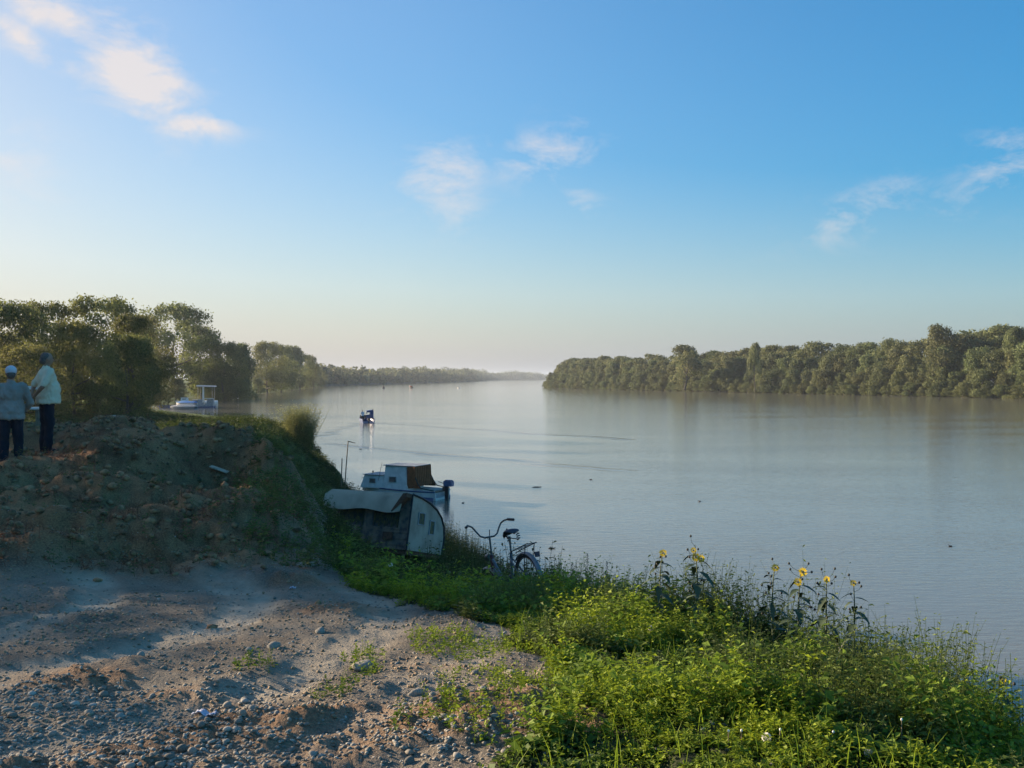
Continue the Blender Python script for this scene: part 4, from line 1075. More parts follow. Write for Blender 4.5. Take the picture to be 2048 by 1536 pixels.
# ------------------------------------------------------------------ bicycle
def bicycle():
    t = empty('bicycle', (0, 0, 0)); tag(t, 'old city bicycle with swept handlebar standing nose-down in the weeds', 'bicycle')
    r = .33
    # local: forward = +X, up = z, origin between the wheel contacts
    def wheel(x, y0=0):
        w = MB(); n1 = 40
        ring = [[Vector((x + (r - .018 + .018 * math.cos(q)) * math.cos(a), .018 * math.sin(q), r + (r - .018 + .018 * math.cos(q)) * math.sin(a))) for q in [2 * math.pi * i / 8 for i in range(8)]] for a in [2 * math.pi * j / n1 for j in range(n1 + 1)]]
        w.loft(ring, cap=False); o = w.build('wheel', M['tyre'], t, smooth=True)
        k = MB(); k.loft([[Vector((x + (r - .04 + .008 * math.cos(q)) * math.cos(a), .014 * math.sin(q), r + (r - .04 + .008 * math.cos(q)) * math.sin(a))) for q in [2 * math.pi * i / 6 for i in range(6)]] for a in [2 * math.pi * j / n1 for j in range(n1 + 1)]], cap=False)
        k.build('rim', M['chrome'], o, smooth=True)
        s = MB(); s.tube([(x, -.04, r), (x, .04, r)], .022, 10)
        for i in range(28):
            a = 2 * math.pi * i / 28; s.tube([(x, .025 * (1 if i % 2 else -1), r), (x + (r - .04) * math.cos(a), 0, r + (r - .04) * math.sin(a))], .0016, 4)
        s.build('spokes', M['chrome'], o)
        return o
    wheel(-.52); wheel(.54)
    def mudguard(x, a0, a1):
        rings = []
        for j in range(17):
            a = R(a0 + (a1 - a0) * j / 16); rr = r + .022
            rings.append([Vector((x + (rr + dr) * math.cos(a), yy, r + (rr + dr) * math.sin(a))) for yy, dr in ((-.03, -.016), (-.018, .002), (0, .008), (.018, .002), (.03, -.016), (.018, -.004), (0, .002), (-.018, -.004))])
        MB().loft(rings).build('mudguard', M['fender'], t)
    mudguard(-.52, 55, 195); mudguard(.54, 15, 140)
    bb = Vector((-.09, 0, .28)); st = Vector((-.235, 0, .74)); seat = Vector((-.275, 0, .9)); hd0 = Vector((.335, 0, .58)); hd1 = Vector((.30, 0, .80)); ra = Vector((-.52, 0, r)); fa = Vector((.54, 0, r))
    MB().tube([bb, st], .019, 8).tube([hd0 + Vector((-.005, 0, .05)), bb + Vector((.02, 0, 0))], .02, 8).tube([hd1 + Vector((.005, 0, -.05)), Vector((.1, 0, .46)), Vector((-.16, 0, .48))], .018, 8).build('frame', M['bike_frame'], t)
    k = MB()
    for s in (-1, 1): k.tube([bb + Vector((0, s * .03, 0)), ra + Vector((0, s * .055, 0))], .011, 6).tube([st + Vector((.02, s * .015, -.08)), ra + Vector((0, s * .055, 0))], .009, 6)
    k.build('rear_stays', M['bike_frame'], t)
    MB().tube([hd0, hd1], .024, 10).build('head_tube', M['bike_red'], t)
    k = MB()
    for s in (-1, 1): k.tube([hd0 + Vector((0, s * .02, 0)), hd0 + Vector((.03, s * .05, -.06)), fa.lerp(hd0, .35) + Vector((0, s * .055, -.0)), fa + Vector((0, s * .055, 0))], [.014, .014, .012, .009], 6)
    k.build('fork', M['bike_red'], t)
    MB().tube([st, seat + Vector((.0, 0, .02))], .013, 8).build('seat_post', M['chrome'], t)
    sd = []
    for u, w, dz in ((-.14, .02, -.02), (-.13, .075, .0), (-.08, .105, .012), (-.01, .085, .008), (.06, .045, .0), (.13, .025, -.006), (.15, .008, -.02)):
        sd.append([Vector((seat.x + u, w * math.cos(q), seat.z + .06 + dz + (.028 * math.sin(q) if math.sin(q) > 0 else .018 * math.sin(q)))) for q in [2 * math.pi * i / 12 for i in range(12)]])
    so = MB().loft(sd).build('saddle', M['saddle'], t, smooth=True)
    for s in (-1, 1):
        pts = [(seat.x - .1 + .022 * math.cos(a), s * .065 + .022 * math.sin(a), seat.z - .045 + a * .0045) for a in [i * .7 for i in range(28)]]
        MB().tube(pts, .005, 5).build('spring', M['chrome'], so)
    MB().tube([(seat.x - .1, -.07, seat.z - .04), (seat.x - .02, -.025, seat.z - .01), (seat.x + .1, 0, seat.z + .04), (seat.x - .02, .025, seat.z - .01), (seat.x - .1, .07, seat.z - .04)], .006, 6).build('saddle_rail', M['chrome'], so)
    MB().tube([(seat.x + .02, .03, seat.z + .085), (seat.x + .03, .0, seat.z + .12), (seat.x + .05, -.02, seat.z + .1)], .008, 6).build('strap', M['dark'], so)
    # stem and swept bar; the bar is turned a little
    hb = empty('tmp'); bpy.data.objects.remove(hb)
    top = Vector((.262, 0, 1.02))
    MB().tube([hd1, Vector((.285, 0, .9)), top], [.014, .013, .013], 8).build('stem', M['chrome'], t)
    rot = Matrix.Rotation(R(-14), 3, 'Z')
    def bar(s): return [top + rot @ Vector(p) for p in ((0, 0, 0), (.01, s * .06, .0), (.03, s * .11, .03), (.05, s * .15, .10), (.04, s * .185, .155), (.01, s * .225, .175), (-.05, s * .26, .172), (-.13, s * .29, .15))]
    l_, r_2 = bar(1), bar(-1)
    MB().tube(l_[::-1] + r_2[1:], .0115, 8).build('handlebar', M['chrome'], t)
    for q in (l_, r_2): MB().tube([q[-2], q[-1] + (q[-1] - q[-2]) * .5], .017, 8).build('grip', M['dark'], t)
    MB().tube([top + Vector((0, 0, .0)), top + Vector((.01, -.02, .07)), top + Vector((.03, -.03, .09))], .006, 5).build('bell_lever', M['dark'], t)
    lp = MB().tube([(.37, 0, .79), (.43, 0, .79)], [.035, .045], 10).build('headlamp', M['chrome'], t)
    # rack
    k = MB()
    for s in (-1, 1): k.tube([(-.3, s * .02, .71), (-.36, s * .06, .73), (-.8, s * .06, .745)], .006, 6).tube([(-.74, s * .06, .742), (-.52, s * .06, r)], .005, 6)
    for xx in (-.42, -.55, -.68, -.8): k.tube([(xx, -.06, .74), (xx, .06, .74)], .005, 6)
    k.build('rack', M['dark'], t)
    MB().box((-.87, 0, .6), (.015, .06, .06)).build('rear_reflector', M['bike_red'], t)
    # chain set
    k = MB().tube([(bb.x, -.05, bb.z), (bb.x, .06, bb.z)], .02, 8); k.tube([(bb.x, -.05, bb.z), (bb.x, -.058, bb.z)], .09, 18)
    k.tube([(bb.x, -.07, bb.z), (bb.x + .1, -.08, bb.z - .13)], .009, 6).tube([(bb.x, .07, bb.z), (bb.x - .1, .08, bb.z + .13)], .009, 6); k.build('crankset', M['chrome'], t)
    for s, dx, dz in ((-1, .1, -.13), (1, -.1, .13)): MB().box((bb.x + dx, s * .12, bb.z + dz), (.09, .07, .025)).build('pedal', M['dark'], t)
    for s in (-1, 1): MB().tube([(-.14, s * .03, .26), (-.2, s * .15, .0)], .008, 6).build('stand_leg', M['chrome'], t)
    heading = R(90 + 27)      # forward towards the river and left
    t.rotation_euler = (Matrix.Rotation(heading, 4, 'Z') @ Matrix.Rotation(R(19), 4, 'Y') @ Matrix.Rotation(R(-3), 4, 'X')).to_euler()
    # the saddle should sit where the photograph has it
    target = Vector(C(1018, 1068, 12.0)); loc = t.rotation_euler.to_matrix() @ (seat + Vector((0, 0, .05)))
    t.location = target - loc
    return t
bk = bicycle()
print('bike', bk.location, [hz(*(bk.rotation_euler.to_matrix() @ Vector((x, 0, 0)) + bk.location).xy) - (bk.rotation_euler.to_matrix() @ Vector((x, 0, 0)) + bk.location).z for x in (-.52, .54)])

# ------------------------------------------------------------------ stones
def stone_mesh(seed, sub, mat, flat=.6):
    rnd = np.random.default_rng(seed)
    bm = bmesh.new(); bmesh.ops.create_icosphere(bm, subdivisions=sub, radius=1)
    ph = rnd.uniform(0, 6, 6)
    for v in bm.verts:
        c_ = v.co; k = 1 + .16 * math.sin(c_.x * 2.3 + ph[0]) + .14 * math.sin(c_.y * 2.7 + ph[1]) + .08 * math.sin(c_.z * 4 + ph[2] + c_.x * 3)
        v.co = Vector((c_.x * k, c_.y * k * (.7 + .25 * rnd.uniform(.9, 1)), c_.z * k * flat))
    me = bpy.data.meshes.new('stone'); bm.to_mesh(me); bm.free(); me.materials.append(mat)
    for p in me.polygons: p.use_smooth = True
    return me
m, n, l, b = newmat('pebble')
b.inputs['Roughness'].default_value = .85
at = n.new('ShaderNodeAttribute'); at.attribute_name = 'tint'; oi = n.new('ShaderNodeObjectInfo')
s_ = n.new('ShaderNodeMath'); s_.operation = 'ADD'; l.new(at.outputs['Fac'], s_.inputs[0]); l.new(oi.outputs['Random'], s_.inputs[1])
fr = n.new('ShaderNodeMath'); fr.operation = 'FRACT'; l.new(s_.outputs[0], fr.inputs[0])
pc = ramp(fr.outputs[0], [(0, (.16, .145, .115)), (.35, (.27, .25, .205)), (.6, (.37, .345, .29)), (.8, (.25, .205, .15)), (.93, (.52, .49, .42)), (1.0, (.22, .21, .185))])
tcc = n.new('ShaderNodeTexCoord'); nn2 = noise_node(40, 5, .7, tcc.outputs['Object']); rr_ = ramp(nn2, [(.3, (.72, .70, .66)), (.7, (1, 1, 1))])
mx = n.new('ShaderNodeMixRGB'); mx.blend_type = 'MULTIPLY'; mx.inputs[0].default_value = 1; l.new(pc, mx.inputs[1]); l.new(rr_, mx.inputs[2]); l.new(mx.outputs[0], b.inputs['Base Color'])
M['pebble'] = m
def gravel_density(x, y):
    px, py = project(x, y, 0 * x)
    g = sstep(1370, 1440, py + fbm(x * 1.2, y * 1.2, 3, 61) * 110) * sstep(760, 420, px + fbm(x * 2, y * 2, 2, 62) * 260)
    g = np.maximum(g, .9 * np.exp(-(((px - 820) / 260) ** 2 + ((py - 1500) / 50) ** 2)))
    g = np.maximum(g, .55 * np.exp(-(((px - 860) / 130) ** 2 + ((py - 1440) / 55) ** 2)))
    g = np.maximum(g, .4 * np.exp(-(((px - 440) / 110) ** 2 + ((py - 1395) / 30) ** 2)))
    return np.maximum(g, .045)
def scatter(n_, x0, x1, y0, y1, dens, rng):
    xs = rng.uniform(x0, x1, n_ * 8); ys = y0 + (y1 - y0) * rng.uniform(0, 1, n_ * 8) ** 1.2
    k = rng.uniform(size=len(xs)) < dens(xs, ys); xs, ys = xs[k][:n_], ys[k][:n_]
    return xs, ys
def merge_stones(name, xs, ys, sizes, sub, mat, seed, sink=.25, flat=.6, tintv=None):
    rng = np.random.default_rng(seed); protos = []
    for i in range(6):
        me = stone_mesh(seed + i, sub, mat, flat); v = np.array([p.co[:] for p in me.vertices]); f = np.array([p.vertices[:] for p in me.polygons]); protos.append((v, f)); bpy.data.meshes.remove(me)
    zs = height(xs, ys); n_ = len(xs); pv, pf = len(protos[0][0]), len(protos[0][1])
    a = rng.uniform(0, 6.28, n_); which = rng.integers(0, 6, n_)
    base = np.stack([p[0] for p in protos])[which]                # n, pv, 3
    base = base * sizes[:, None, None] * np.stack([rng.uniform(.8, 1.25, n_), rng.uniform(.8, 1.2, n_), rng.uniform(.7, 1.1, n_)], 1)[:, None, :]
    tl = rng.uniform(-.35, .35, n_)
    z = base[:, :, 2] + base[:, :, 0] * tl[:, None]; x = base[:, :, 0]; y = base[:, :, 1]
    ca, sa = np.cos(a)[:, None], np.sin(a)[:, None]
    V = np.stack([x * ca - y * sa + xs[:, None], x * sa + y * ca + ys[:, None], z + zs[:, None] + (sizes * (flat - sink * 2) * .5)[:, None]], -1).reshape(-1, 3)
    F = (protos[0][1][None] + (np.arange(n_) * pv)[:, None, None]).reshape(-1, 3)
    T = np.repeat(rng.uniform(0, 1, n_), pv)
    return np_mesh(name, V, F, mat, T, True)
rng = np.random.default_rng(11)
xs, ys = scatter(17000, -5, 1.2, 3.2, 8.6, gravel_density, rng)
o = link_mesh('gravel', merge_stones('gravel', xs, ys, rng.uniform(.0055, .015, len(xs)), 1, M['pebble'], 200)); tag(o, kind='stuff')
xs, ys = scatter(9000, -7, 1.2, 3.2, 10.5, lambda x, y: 0 * x + .6, rng)
k = ~green_mask(xs, ys); xs, ys = xs[k], ys[k]
o = link_mesh('grit', merge_stones('grit', xs, ys, rng.uniform(.003, .010, len(xs)), 1, M['pebble'], 230)); tag(o, kind='stuff')
SM = [stone_mesh(300 + i, 2, M['pebble'], .62) for i in range(8)]
xs, ys = scatter(285, -3.2, .5, 3.7, 6.2, gravel_density, rng)
for x, y in zip(xs, ys):
    s = random.uniform(.013, .025)
    o = link_mesh('stone', SM[random.randrange(8)], ground, (x, y, hz(x, y) + s * .2), (random.uniform(-.3, .3), random.uniform(-.3, .3), random.uniform(0, 6.28)), (s, s * random.uniform(.8, 1.1), s * random.uniform(.8, 1.1)))
# single rocks
def rock(px, py, d, s, label, seed=1, mat='rock', flat=.6):
    x = C(px, 0, d)[0]; me = stone_mesh(seed, 3, M[mat], flat); me.name = 'rock'
    rnd = np.random.default_rng(seed)
    for v in me.vertices:
        v.co *= 1 + .05 * math.sin(v.co.x * 9 + seed) * math.sin(v.co.y * 8 + v.co.z * 7)
    o = link_mesh('rock', me, None, (x, d, hz(x, d) + s * .25), (.1, -.1, seed * 1.3), (s, s * .8, s * .9)); tag(o, label, 'rock')
rock(724, 1335, 5.55, .06, 'pale pointed rock on the bare track', 5)
rock(640, 1245, 6.6, .045, 'flat bluish grey rock lying on the track below the caravan', 6)
rock(545, 1285, 6.1, .045, 'flat grey rock half sunk in the track', 8)
rock(1020, 1357, 5.35, .035, 'brown round rock at the edge of the weeds', 9)
rock(830, 1392, 5.0, .035, 'dark rock near the middle of the stony track', 10)
rock(960, 1275, 6.45, .05, 'pale flat rock beside the weeds below the bicycle', 12, flat=.35)
rock(905, 1118, 25, .34, 'grey boulder in the weeds right of the caravan', 14, flat=.7)
rock(612, 1138, 10.3, .10, 'long pale slab of earth-stained rock left of the dark hollow', 15, flat=.4)
rock(225, 832, 23, .28, 'pale stone on the crest behind the heap', 16)
# clods
def clod_d(x, y): return mound_mask(x, y) * .5 + .012
xs, ys = scatter(5200, -13, -1, 7, 24, clod_d, rng)
o = link_mesh('soil_clods', merge_stones('soil_clods', xs, ys, rng.uniform(.012, .06, len(xs)) * (.6 + ys / 26), 1, M['clod'], 260, flat=.75)); tag(o, kind='stuff')

xs, ys = scatter(5000, -6, 1.0, 4.6, 10, lambda x, y: np.clip(.25 + fbm(x * 1.3, y * 2, 3, 88) * 1.4, 0, 1) * (1 - .85 * track_field(x, y)), rng)
k = ~green_mask(xs, ys); xs, ys = xs[k], ys[k]
o = link_mesh('earth_crumbs', merge_stones('earth_crumbs', xs, ys, rng.uniform(.004, .015, len(xs)), 1, M['crumb'], 290, flat=.7)); tag(o, kind='stuff')
# litter
def litter(name, px, d, size, label, mat, seed, rz=0):
    rnd = random.Random(seed); x = C(px, 0, d)[0]; bm = bmesh.new(); bmesh.ops.create_grid(bm, x_segments=9, y_segments=6, size=.5)
    for v in bm.verts:
        v.co = Vector((v.co.x * size[0], v.co.y * size[1] * (1 - .5 * v.co.x), size[2] * (math.sin(v.co.x * 9 + seed) * .5 + math.sin(v.co.y * 11) * .5 + rnd.uniform(-.4, .4))))
    me = bpy.data.meshes.new(name); bm.to_mesh(me); bm.free(); me.materials.append(M[mat])
    for p in me.polygons: p.use_smooth = True
    o = link_mesh(name, me, None, (x, d, hz(x, d) + size[2] * .8 + .01), (0, 0, rz)); mo = o.modifiers.new('t', 'SOLIDIFY'); mo.thickness = .003
    tag(o, label, name.replace('_', ' ')); return o
litter('plastic_bag', 410, 4.65, (.115, .05, .015), 'crumpled bluish white plastic bag on the pebbles', 'plastic', 3, -.4)
litter('paper_scrap', 186, 15.9, (.2, .1, .03), 'white scrap of paper below the two men on the heap', 'plastic', 5)
litter('paper_scrap', 585, 8.8, (.05, .04, .012), 'small white scrap near the foot of the heap', 'plastic', 8)
o = MB().box((0, 0, 0), (.34, .09, .02)).build('board', M['pale_wood'], None, bevel=.004, loc=(C(438, 0, 16.9)[0], 16.9, hz(C(438, 0, 16.9)[0], 16.9) + .06), rot=(.25, .3, -.2)); tag(o, 'pale board lying on top of the heap', 'board')

# ------------------------------------------------------------------ weeds
def plants(xs, ys, zs, h, leaves, leaf, rng, aspect=.34, lean=.18, tip=.55, stemw=.003, base_tint=None, droop=.15):
    """leafy stems: every stem a thin tapering three-sided blade, leaves in whorls; returns V, F(quad), T"""
    n_ = len(xs); k = leaves
    la = rng.uniform(0, 6.28, n_); ll = rng.uniform(0, lean, n_) * h
    tx, ty = np.cos(la) * ll, np.sin(la) * ll
    t = np.tile(np.linspace(.12, 1, k), (n_, 1)) + rng.uniform(-.04, .04, (n_, k))
    az = np.tile(np.arange(k) * 2.4, (n_, 1)) + rng.uniform(0, 6.28, (n_, 1)) + rng.normal(size=(n_, k)) * .3
    bx = xs[:, None] + tx[:, None] * t ** 1.5; by = ys[:, None] + ty[:, None] * t ** 1.5; bz = zs[:, None] + h[:, None] * t
    L = leaf[:, None] * (1 - (1 - tip) * t) * rng.uniform(.7, 1.25, (n_, k))
    el = rng.uniform(-.15, .8, (n_, k)) * (.6 + .6 * t) - droop
    dx, dy, dz = np.cos(az) * np.cos(el), np.sin(az) * np.cos(el), np.sin(el)
    D = np.stack([dx, dy, dz], -1); B = np.stack([bx, by, bz], -1)
    roll = rng.normal(size=(n_, k)) * .5
    S = np.stack([-np.sin(az), np.cos(az), roll], -1); S /= np.linalg.norm(S, axis=-1, keepdims=True)
    Lw = L[..., None]
    mid = B + D * Lw * .5 + np.array([0, 0, 1]) * Lw * .06
    V = np.stack([B, mid + S * Lw * aspect * .5, B + D * Lw - np.array([0, 0, 1]) * Lw * .12, mid - S * Lw * aspect * .5], 2).reshape(-1, 3)
    T = base_tint if base_tint is not None else rng.uniform(.15, .75, n_)
    T = np.clip(T[:, None] + rng.normal(size=(n_, k)) * .14 + (t - .5) * .25, 0, .96); T = np.repeat(T.ravel(), 4)
    # stems as crossed narrow quads
    st = []
    for ax in (0, 1):
        o_ = np.zeros((n_, 3)); o_[:, ax] = stemw
        p0 = np.stack([xs, ys, zs - .02], 1); p1 = np.stack([xs + tx, ys + ty, zs + h], 1)
        st.append(np.stack([p0 - o_, p0 + o_, p1 + o_ * .4, p1 - o_ * .4], 1).reshape(-1, 3))
    SV = np.concatenate(st); ST = np.full(len(SV), .3)
    V = np.concatenate([V, SV]); T = np.concatenate([T, ST])
    return V, np.arange(len(V)).reshape(-1, 4), T
M['weed'] = leafmat('weed', (.05, .12, .022), (.32, .42, .03), .45, 0, c2=(.25, .17, .08))
M['weed_mid'] = leafmat('weed_mid', (.04, .10, .022), (.18, .33, .04), .42, 0, c2=(.25, .2, .06))
M['weed_dark'] = leafmat('weed_dark', (.05, .08, .028), (.15, .22, .05), .38, 0, c2=(.16, .10, .06))
M['dry'] = leafmat('dry', (.13, .06, .03), (.34, .19, .08), .3, 0)
M['bankgreen'] = leafmat('bankgreen', (.03, .05, .015), (.10, .13, .03), .35, 0, c2=(.22, .2, .06))
def addstuff(name, V, F, T, mat, parts=None):
    o = link_mesh(name, np_mesh(name, V, F, M[mat], T)); return tag(o, kind='stuff')
def region(n_, x0, x1, y0, y1, f):
    xs = rng.uniform(x0, x1, n_); ys = rng.uniform(y0, y1, n_); k = f(xs, ys); return xs[k], ys[k]
rng = np.random.default_rng(21)
parts = []
def clumpy(x, y, s=91, sc=1.6): return fbm(x * sc, y * sc, 3, s)
# main weeds on the near bank edge: bushy clumps, several leaning stems from one foot; three kinds in patches
sets = {'weeds': [], 'broad_leaved_weeds': [], 'dark_weeds': []}  # third kind simply has darker leaves, its patches set by noise
for (y0, y1, n_, lf, hh) in ((2.6, 5.6, 3000, .036, .24), (5.6, 8.2, 2500, .042, .27), (8.2, 12, 1700, .055, .30), (12, 30, 1100, .10, .55)):
    xs, ys = region(n_, -4.2 if y0 > 8 else -.9, 3.7, y0, y1, green_mask)
    c_ = clumpy(xs, ys); c2 = fbm(xs * 3.1, ys * 3.1, 2, 97); gap = fbm(xs * 2.2, ys * 2.2, 3, 113)
    keep = gap > (-.10 if y0 < 8 else -.6); xs, ys, c_, c2 = xs[keep], ys[keep], c_[keep], c2[keep]
    edge = sstep(-.2, 1.2, xs - np.interp(ys, [3, 5, 6.2, 8, 10], [.3, .3, .35, .4, -.2]))
    hh_ = np.clip(hh * (.3 + .75 * edge + c_ * 1.5 + c2 * 1.0), .05, .62)
    kind_ = fbm(xs * 1.3, ys * 1.3, 2, 131) + rng.normal(size=len(xs)) * .07
    for nm_, sel, lfk, asp, nl, rep_, hk, lean_ in (('weeds', kind_ > .06, 1.05, .5, 15, 5, 1.0, .95), ('broad_leaved_weeds', (kind_ <= .06) & (kind_ > -.12), 1.85, .62, 9, 4, .85, .8), ('dark_weeds', kind_ <= -.12, 1.2, .4, 13, 5, 1.15, .6)):
        x_, y_ = xs[sel], ys[sel]; m_ = len(x_)
        if not m_: continue
        bt = np.repeat(np.clip(.42 + c_[sel] * 1.1 + c2[sel] * .5, .03, .88), rep_); h_ = np.repeat(hh_[sel], rep_) * rng.uniform(.5, 1.2, m_ * rep_) * hk
        x_ = np.repeat(x_, rep_) + rng.normal(size=m_ * rep_) * .035; y_ = np.repeat(y_, rep_) + rng.normal(size=m_ * rep_) * .035
        h_ = h_ * (.3 + .7 * sstep(4.0, 4.5, y_))
        V, F, T = plants(x_, y_, height(x_, y_), h_, nl, lf * lfk * rng.uniform(.55, 1.45, len(x_)), rng, aspect=asp, lean=lean_, tip=.55, stemw=.0018, base_tint=bt)
        sets[nm_].append((V, T))
for nm_, mt_ in (('weeds', 'weed'), ('broad_leaved_weeds', 'weed_mid'), ('dark_weeds', 'weed_dark')):
    V = np.concatenate([p[0] for p in sets[nm_]]); T = np.concatenate([p[1] for p in sets[nm_]])
    addstuff(nm_, V, np.arange(len(V)).reshape(-1, 4), T, mt_)
xs, ys = region(620, -1.2, 1.5, 10.0, 12.0, lambda x, y: x > -1.6)
k5 = 4; xs = np.repeat(xs, k5) + rng.normal(size=len(xs) * k5) * .04; ys = np.repeat(ys, k5) + rng.normal(size=len(ys) * k5) * .04
V, F, T = plants(xs, ys, height(xs, ys), rng.uniform(.16, .5, len(xs)) * (1 - .35 * (ys > 11.3)) * (.45 + .55 * sstep(.1, .5, xs)), 14, rng.uniform(.035, .075, len(xs)), rng, aspect=.45, lean=.5, tip=.5, stemw=.002)
addstuff('weeds_round_the_bicycle', V, F, T, 'weed_dark')
# low creeping cover and stray sprigs on the track
def fringe(x, y):
    g = green_mask(x, y); n_ = fbm(x * 1.7, y * 1.7, 3, 15); px, py = project(x, y, 0 * x)
    patches = np.zeros(np.shape(x), bool)
    for cx, cy, rx, ry in ((920, 1455, 70, 38), (640, 1375, 70, 25), (700, 1330, 50, 25), (930, 1270, 90, 45), (1040, 1390, 60, 30), (960, 1360, 80, 20), (740, 1300, 25, 14), (1000, 1500, 80, 30), (820, 1480, 40, 20), (560, 1330, 90, 20), (1050, 1440, 60, 40)):
        patches |= (((px - cx) / rx) ** 2 + ((py - cy) / ry) ** 2) < 1 + n_ * 2
    return g | (patches & (n_ > -.18))
xs, ys = region(26000, -3.5, 3.5, 3.2, 11.5, fringe)
V, F, T = plants(xs, ys, height(xs, ys), rng.uniform(.02, .09, len(xs)), 6, rng.uniform(.018, .04, len(xs)), rng, aspect=.55, lean=.8, stemw=.0015, droop=.0, base_tint=np.clip(.4 + clumpy(xs, ys, 44) * .8, .05, .85))
addstuff('ground_cover', V, F, T, 'weed')
# fine tall sprigs along the skyline of the bank
xs, ys = region(2300, -1.0, 3.8, 3.0, 16, lambda x, y: green_mask(x, y) & (x > np.interp(y, [3, 8, 10, 14, 16], [1.9, 1.2, .3, -.5, -1.2])))
hh_ = rng.uniform(.12, .5, len(xs)); V, F, T = plants(xs, ys, height(xs, ys), hh_, 18, rng.uniform(.025, .06, len(xs)), rng, aspect=.34, lean=.7, tip=.3, stemw=.0025)
addstuff('tall_weeds', V, F, T, 'weed_dark')
# the flank of bank between bicycle and caravan
xs, ys = region(9000, -5.5, 3, 12, 42, lambda x, y: (shore_dist(x, y) > .2) & ((x > -2.2 - (y - 12) * .2) | (y > 30)))
V, F, T = plants(xs, ys, height(xs, ys), rng.uniform(.25, .95, len(xs)) * np.where((xs < -1.2) & (ys < 28), .42, 1.0), 14, rng.uniform(.06, .13, len(xs)), rng, aspect=.45, lean=.35, stemw=.004)
addstuff('bank_weeds', V, F, T, 'bankgreen')
# green slope down to the water beyond the heap
xs, ys = region(60000, -60, -2, 24, 140, lambda x, y: (shore_dist(x, y) > .1) & (shore_dist(x, y) < 24) & (rng.uniform(size=len(x)) < np.clip(50 / y, 0, 1) ** 1.2))
sc_ = np.clip(ys / 55, .5, 2.2)
V, F, T = plants(xs, ys, height(xs, ys), rng.uniform(.2, .55, len(xs)) * sc_ ** .5 * np.where((ys > 85) & (1024 + 2000 * xs / ys > 290) & (1024 + 2000 * xs / ys < 450), .3, 1), 9, rng.uniform(.14, .26, len(xs)) * sc_, rng, aspect=.4, lean=.5, stemw=.006, base_tint=np.clip(.45 + fbm(xs * .25, ys * .25, 3, 8) * .9, 0, .95))
addstuff('slope_undergrowth', V, F, T, 'bankgreen')
# far meadow tufts under the grove
xs, ys = region(26000, -150, -24, 60, 200, lambda x, y: (shore_dist(x, y) > 1))
k = ~((ys > 85) & (1024 + 2000 * xs / ys > 290)); xs, ys = xs[k], ys[k]
V, F, T = plants(xs, ys, height(xs, ys), rng.uniform(.3, .8, len(xs)), 7, rng.uniform(.4, .7, len(xs)), rng, aspect=.3, lean=.6, stemw=.01)
addstuff('meadow', V, F, T, 'bankgreen')
# dry growth and roots over the heap
xs, ys = region(15000, -14, -1.5, 8, 27, lambda x, y: (mound_mask(x, y) > .3) & (fbm(x * .8, y * .8, 3, 71) > -.12))
V, F, T = plants(xs, ys, height(xs, ys), rng.uniform(.02, .16, len(xs)), 7, rng.uniform(.03, .09, len(xs)), rng, aspect=.22, lean=1.3, stemw=.0025)
addstuff('dry_weeds', V, F, T, 'dry')
xs, ys = region(3200, -14, -1.5, 9, 27, lambda x, y: (mound_mask(x, y) > .3) & (fbm(x * .6, y * .6, 3, 73) > .05))
V, F, T = plants(xs, ys, height(xs, ys), rng.uniform(.03, .2, len(xs)), 8, rng.uniform(.03, .08, len(xs)), rng, aspect=.35, lean=.8, stemw=.002)
addstuff('heap_weeds', V, F, T, 'weed_dark')
xs, ys = region(5200, -6.5, -1.9, 10, 26, lambda x, y: (x > -3.15 - (y - 11) * .2 + fbm(x * 2, y * 2, 2, 5) * .9) & (x < -1.9 - (y - 12) * .12))
V, F, T = plants(xs, ys, height(xs, ys), rng.uniform(.06, .34, len(xs)), 12, rng.uniform(.04, .09, len(xs)), rng, aspect=.4, lean=.7, stemw=.002)
addstuff('flank_weeds', V, F, T, 'weed_dark')
# grass blades among the weeds
def blades(xs, ys, h, w, rng, name, mat, lean=.5):
    n_ = len(xs); zs = height(xs, ys); a = rng.uniform(0, 6.28, n_); s = np.stack([-np.sin(a), np.cos(a), 0 * a], 1) * w[:, None]; d = np.stack([np.cos(a), np.sin(a), 0 * a], 1) * (h * rng.uniform(.1, lean, n_))[:, None]
    p = np.stack([xs, ys, zs - .01], 1); up = np.array([0, 0, 1]) * h[:, None]
    m1 = p + up * .55 + d * .35; tp = p + up * .95 + d
    V = np.stack([p - s, p + s, m1 + s * .8, m1 - s * .8, m1 - s * .8, m1 + s * .8, tp + s * .1, tp - s * .1], 1).reshape(-1, 3)
    return addstuff(name, V, np.arange(len(V)).reshape(-1, 4), np.repeat(np.clip(rng.uniform(.2, .9, n_), 0, .95), 8), mat)
xs, ys = region(7000, -1, 3.7, 3, 12, green_mask)
blades(xs, ys, rng.uniform(.05, .2, len(xs)), rng.uniform(.0015, .003, len(xs)), rng, 'grass', 'weed')

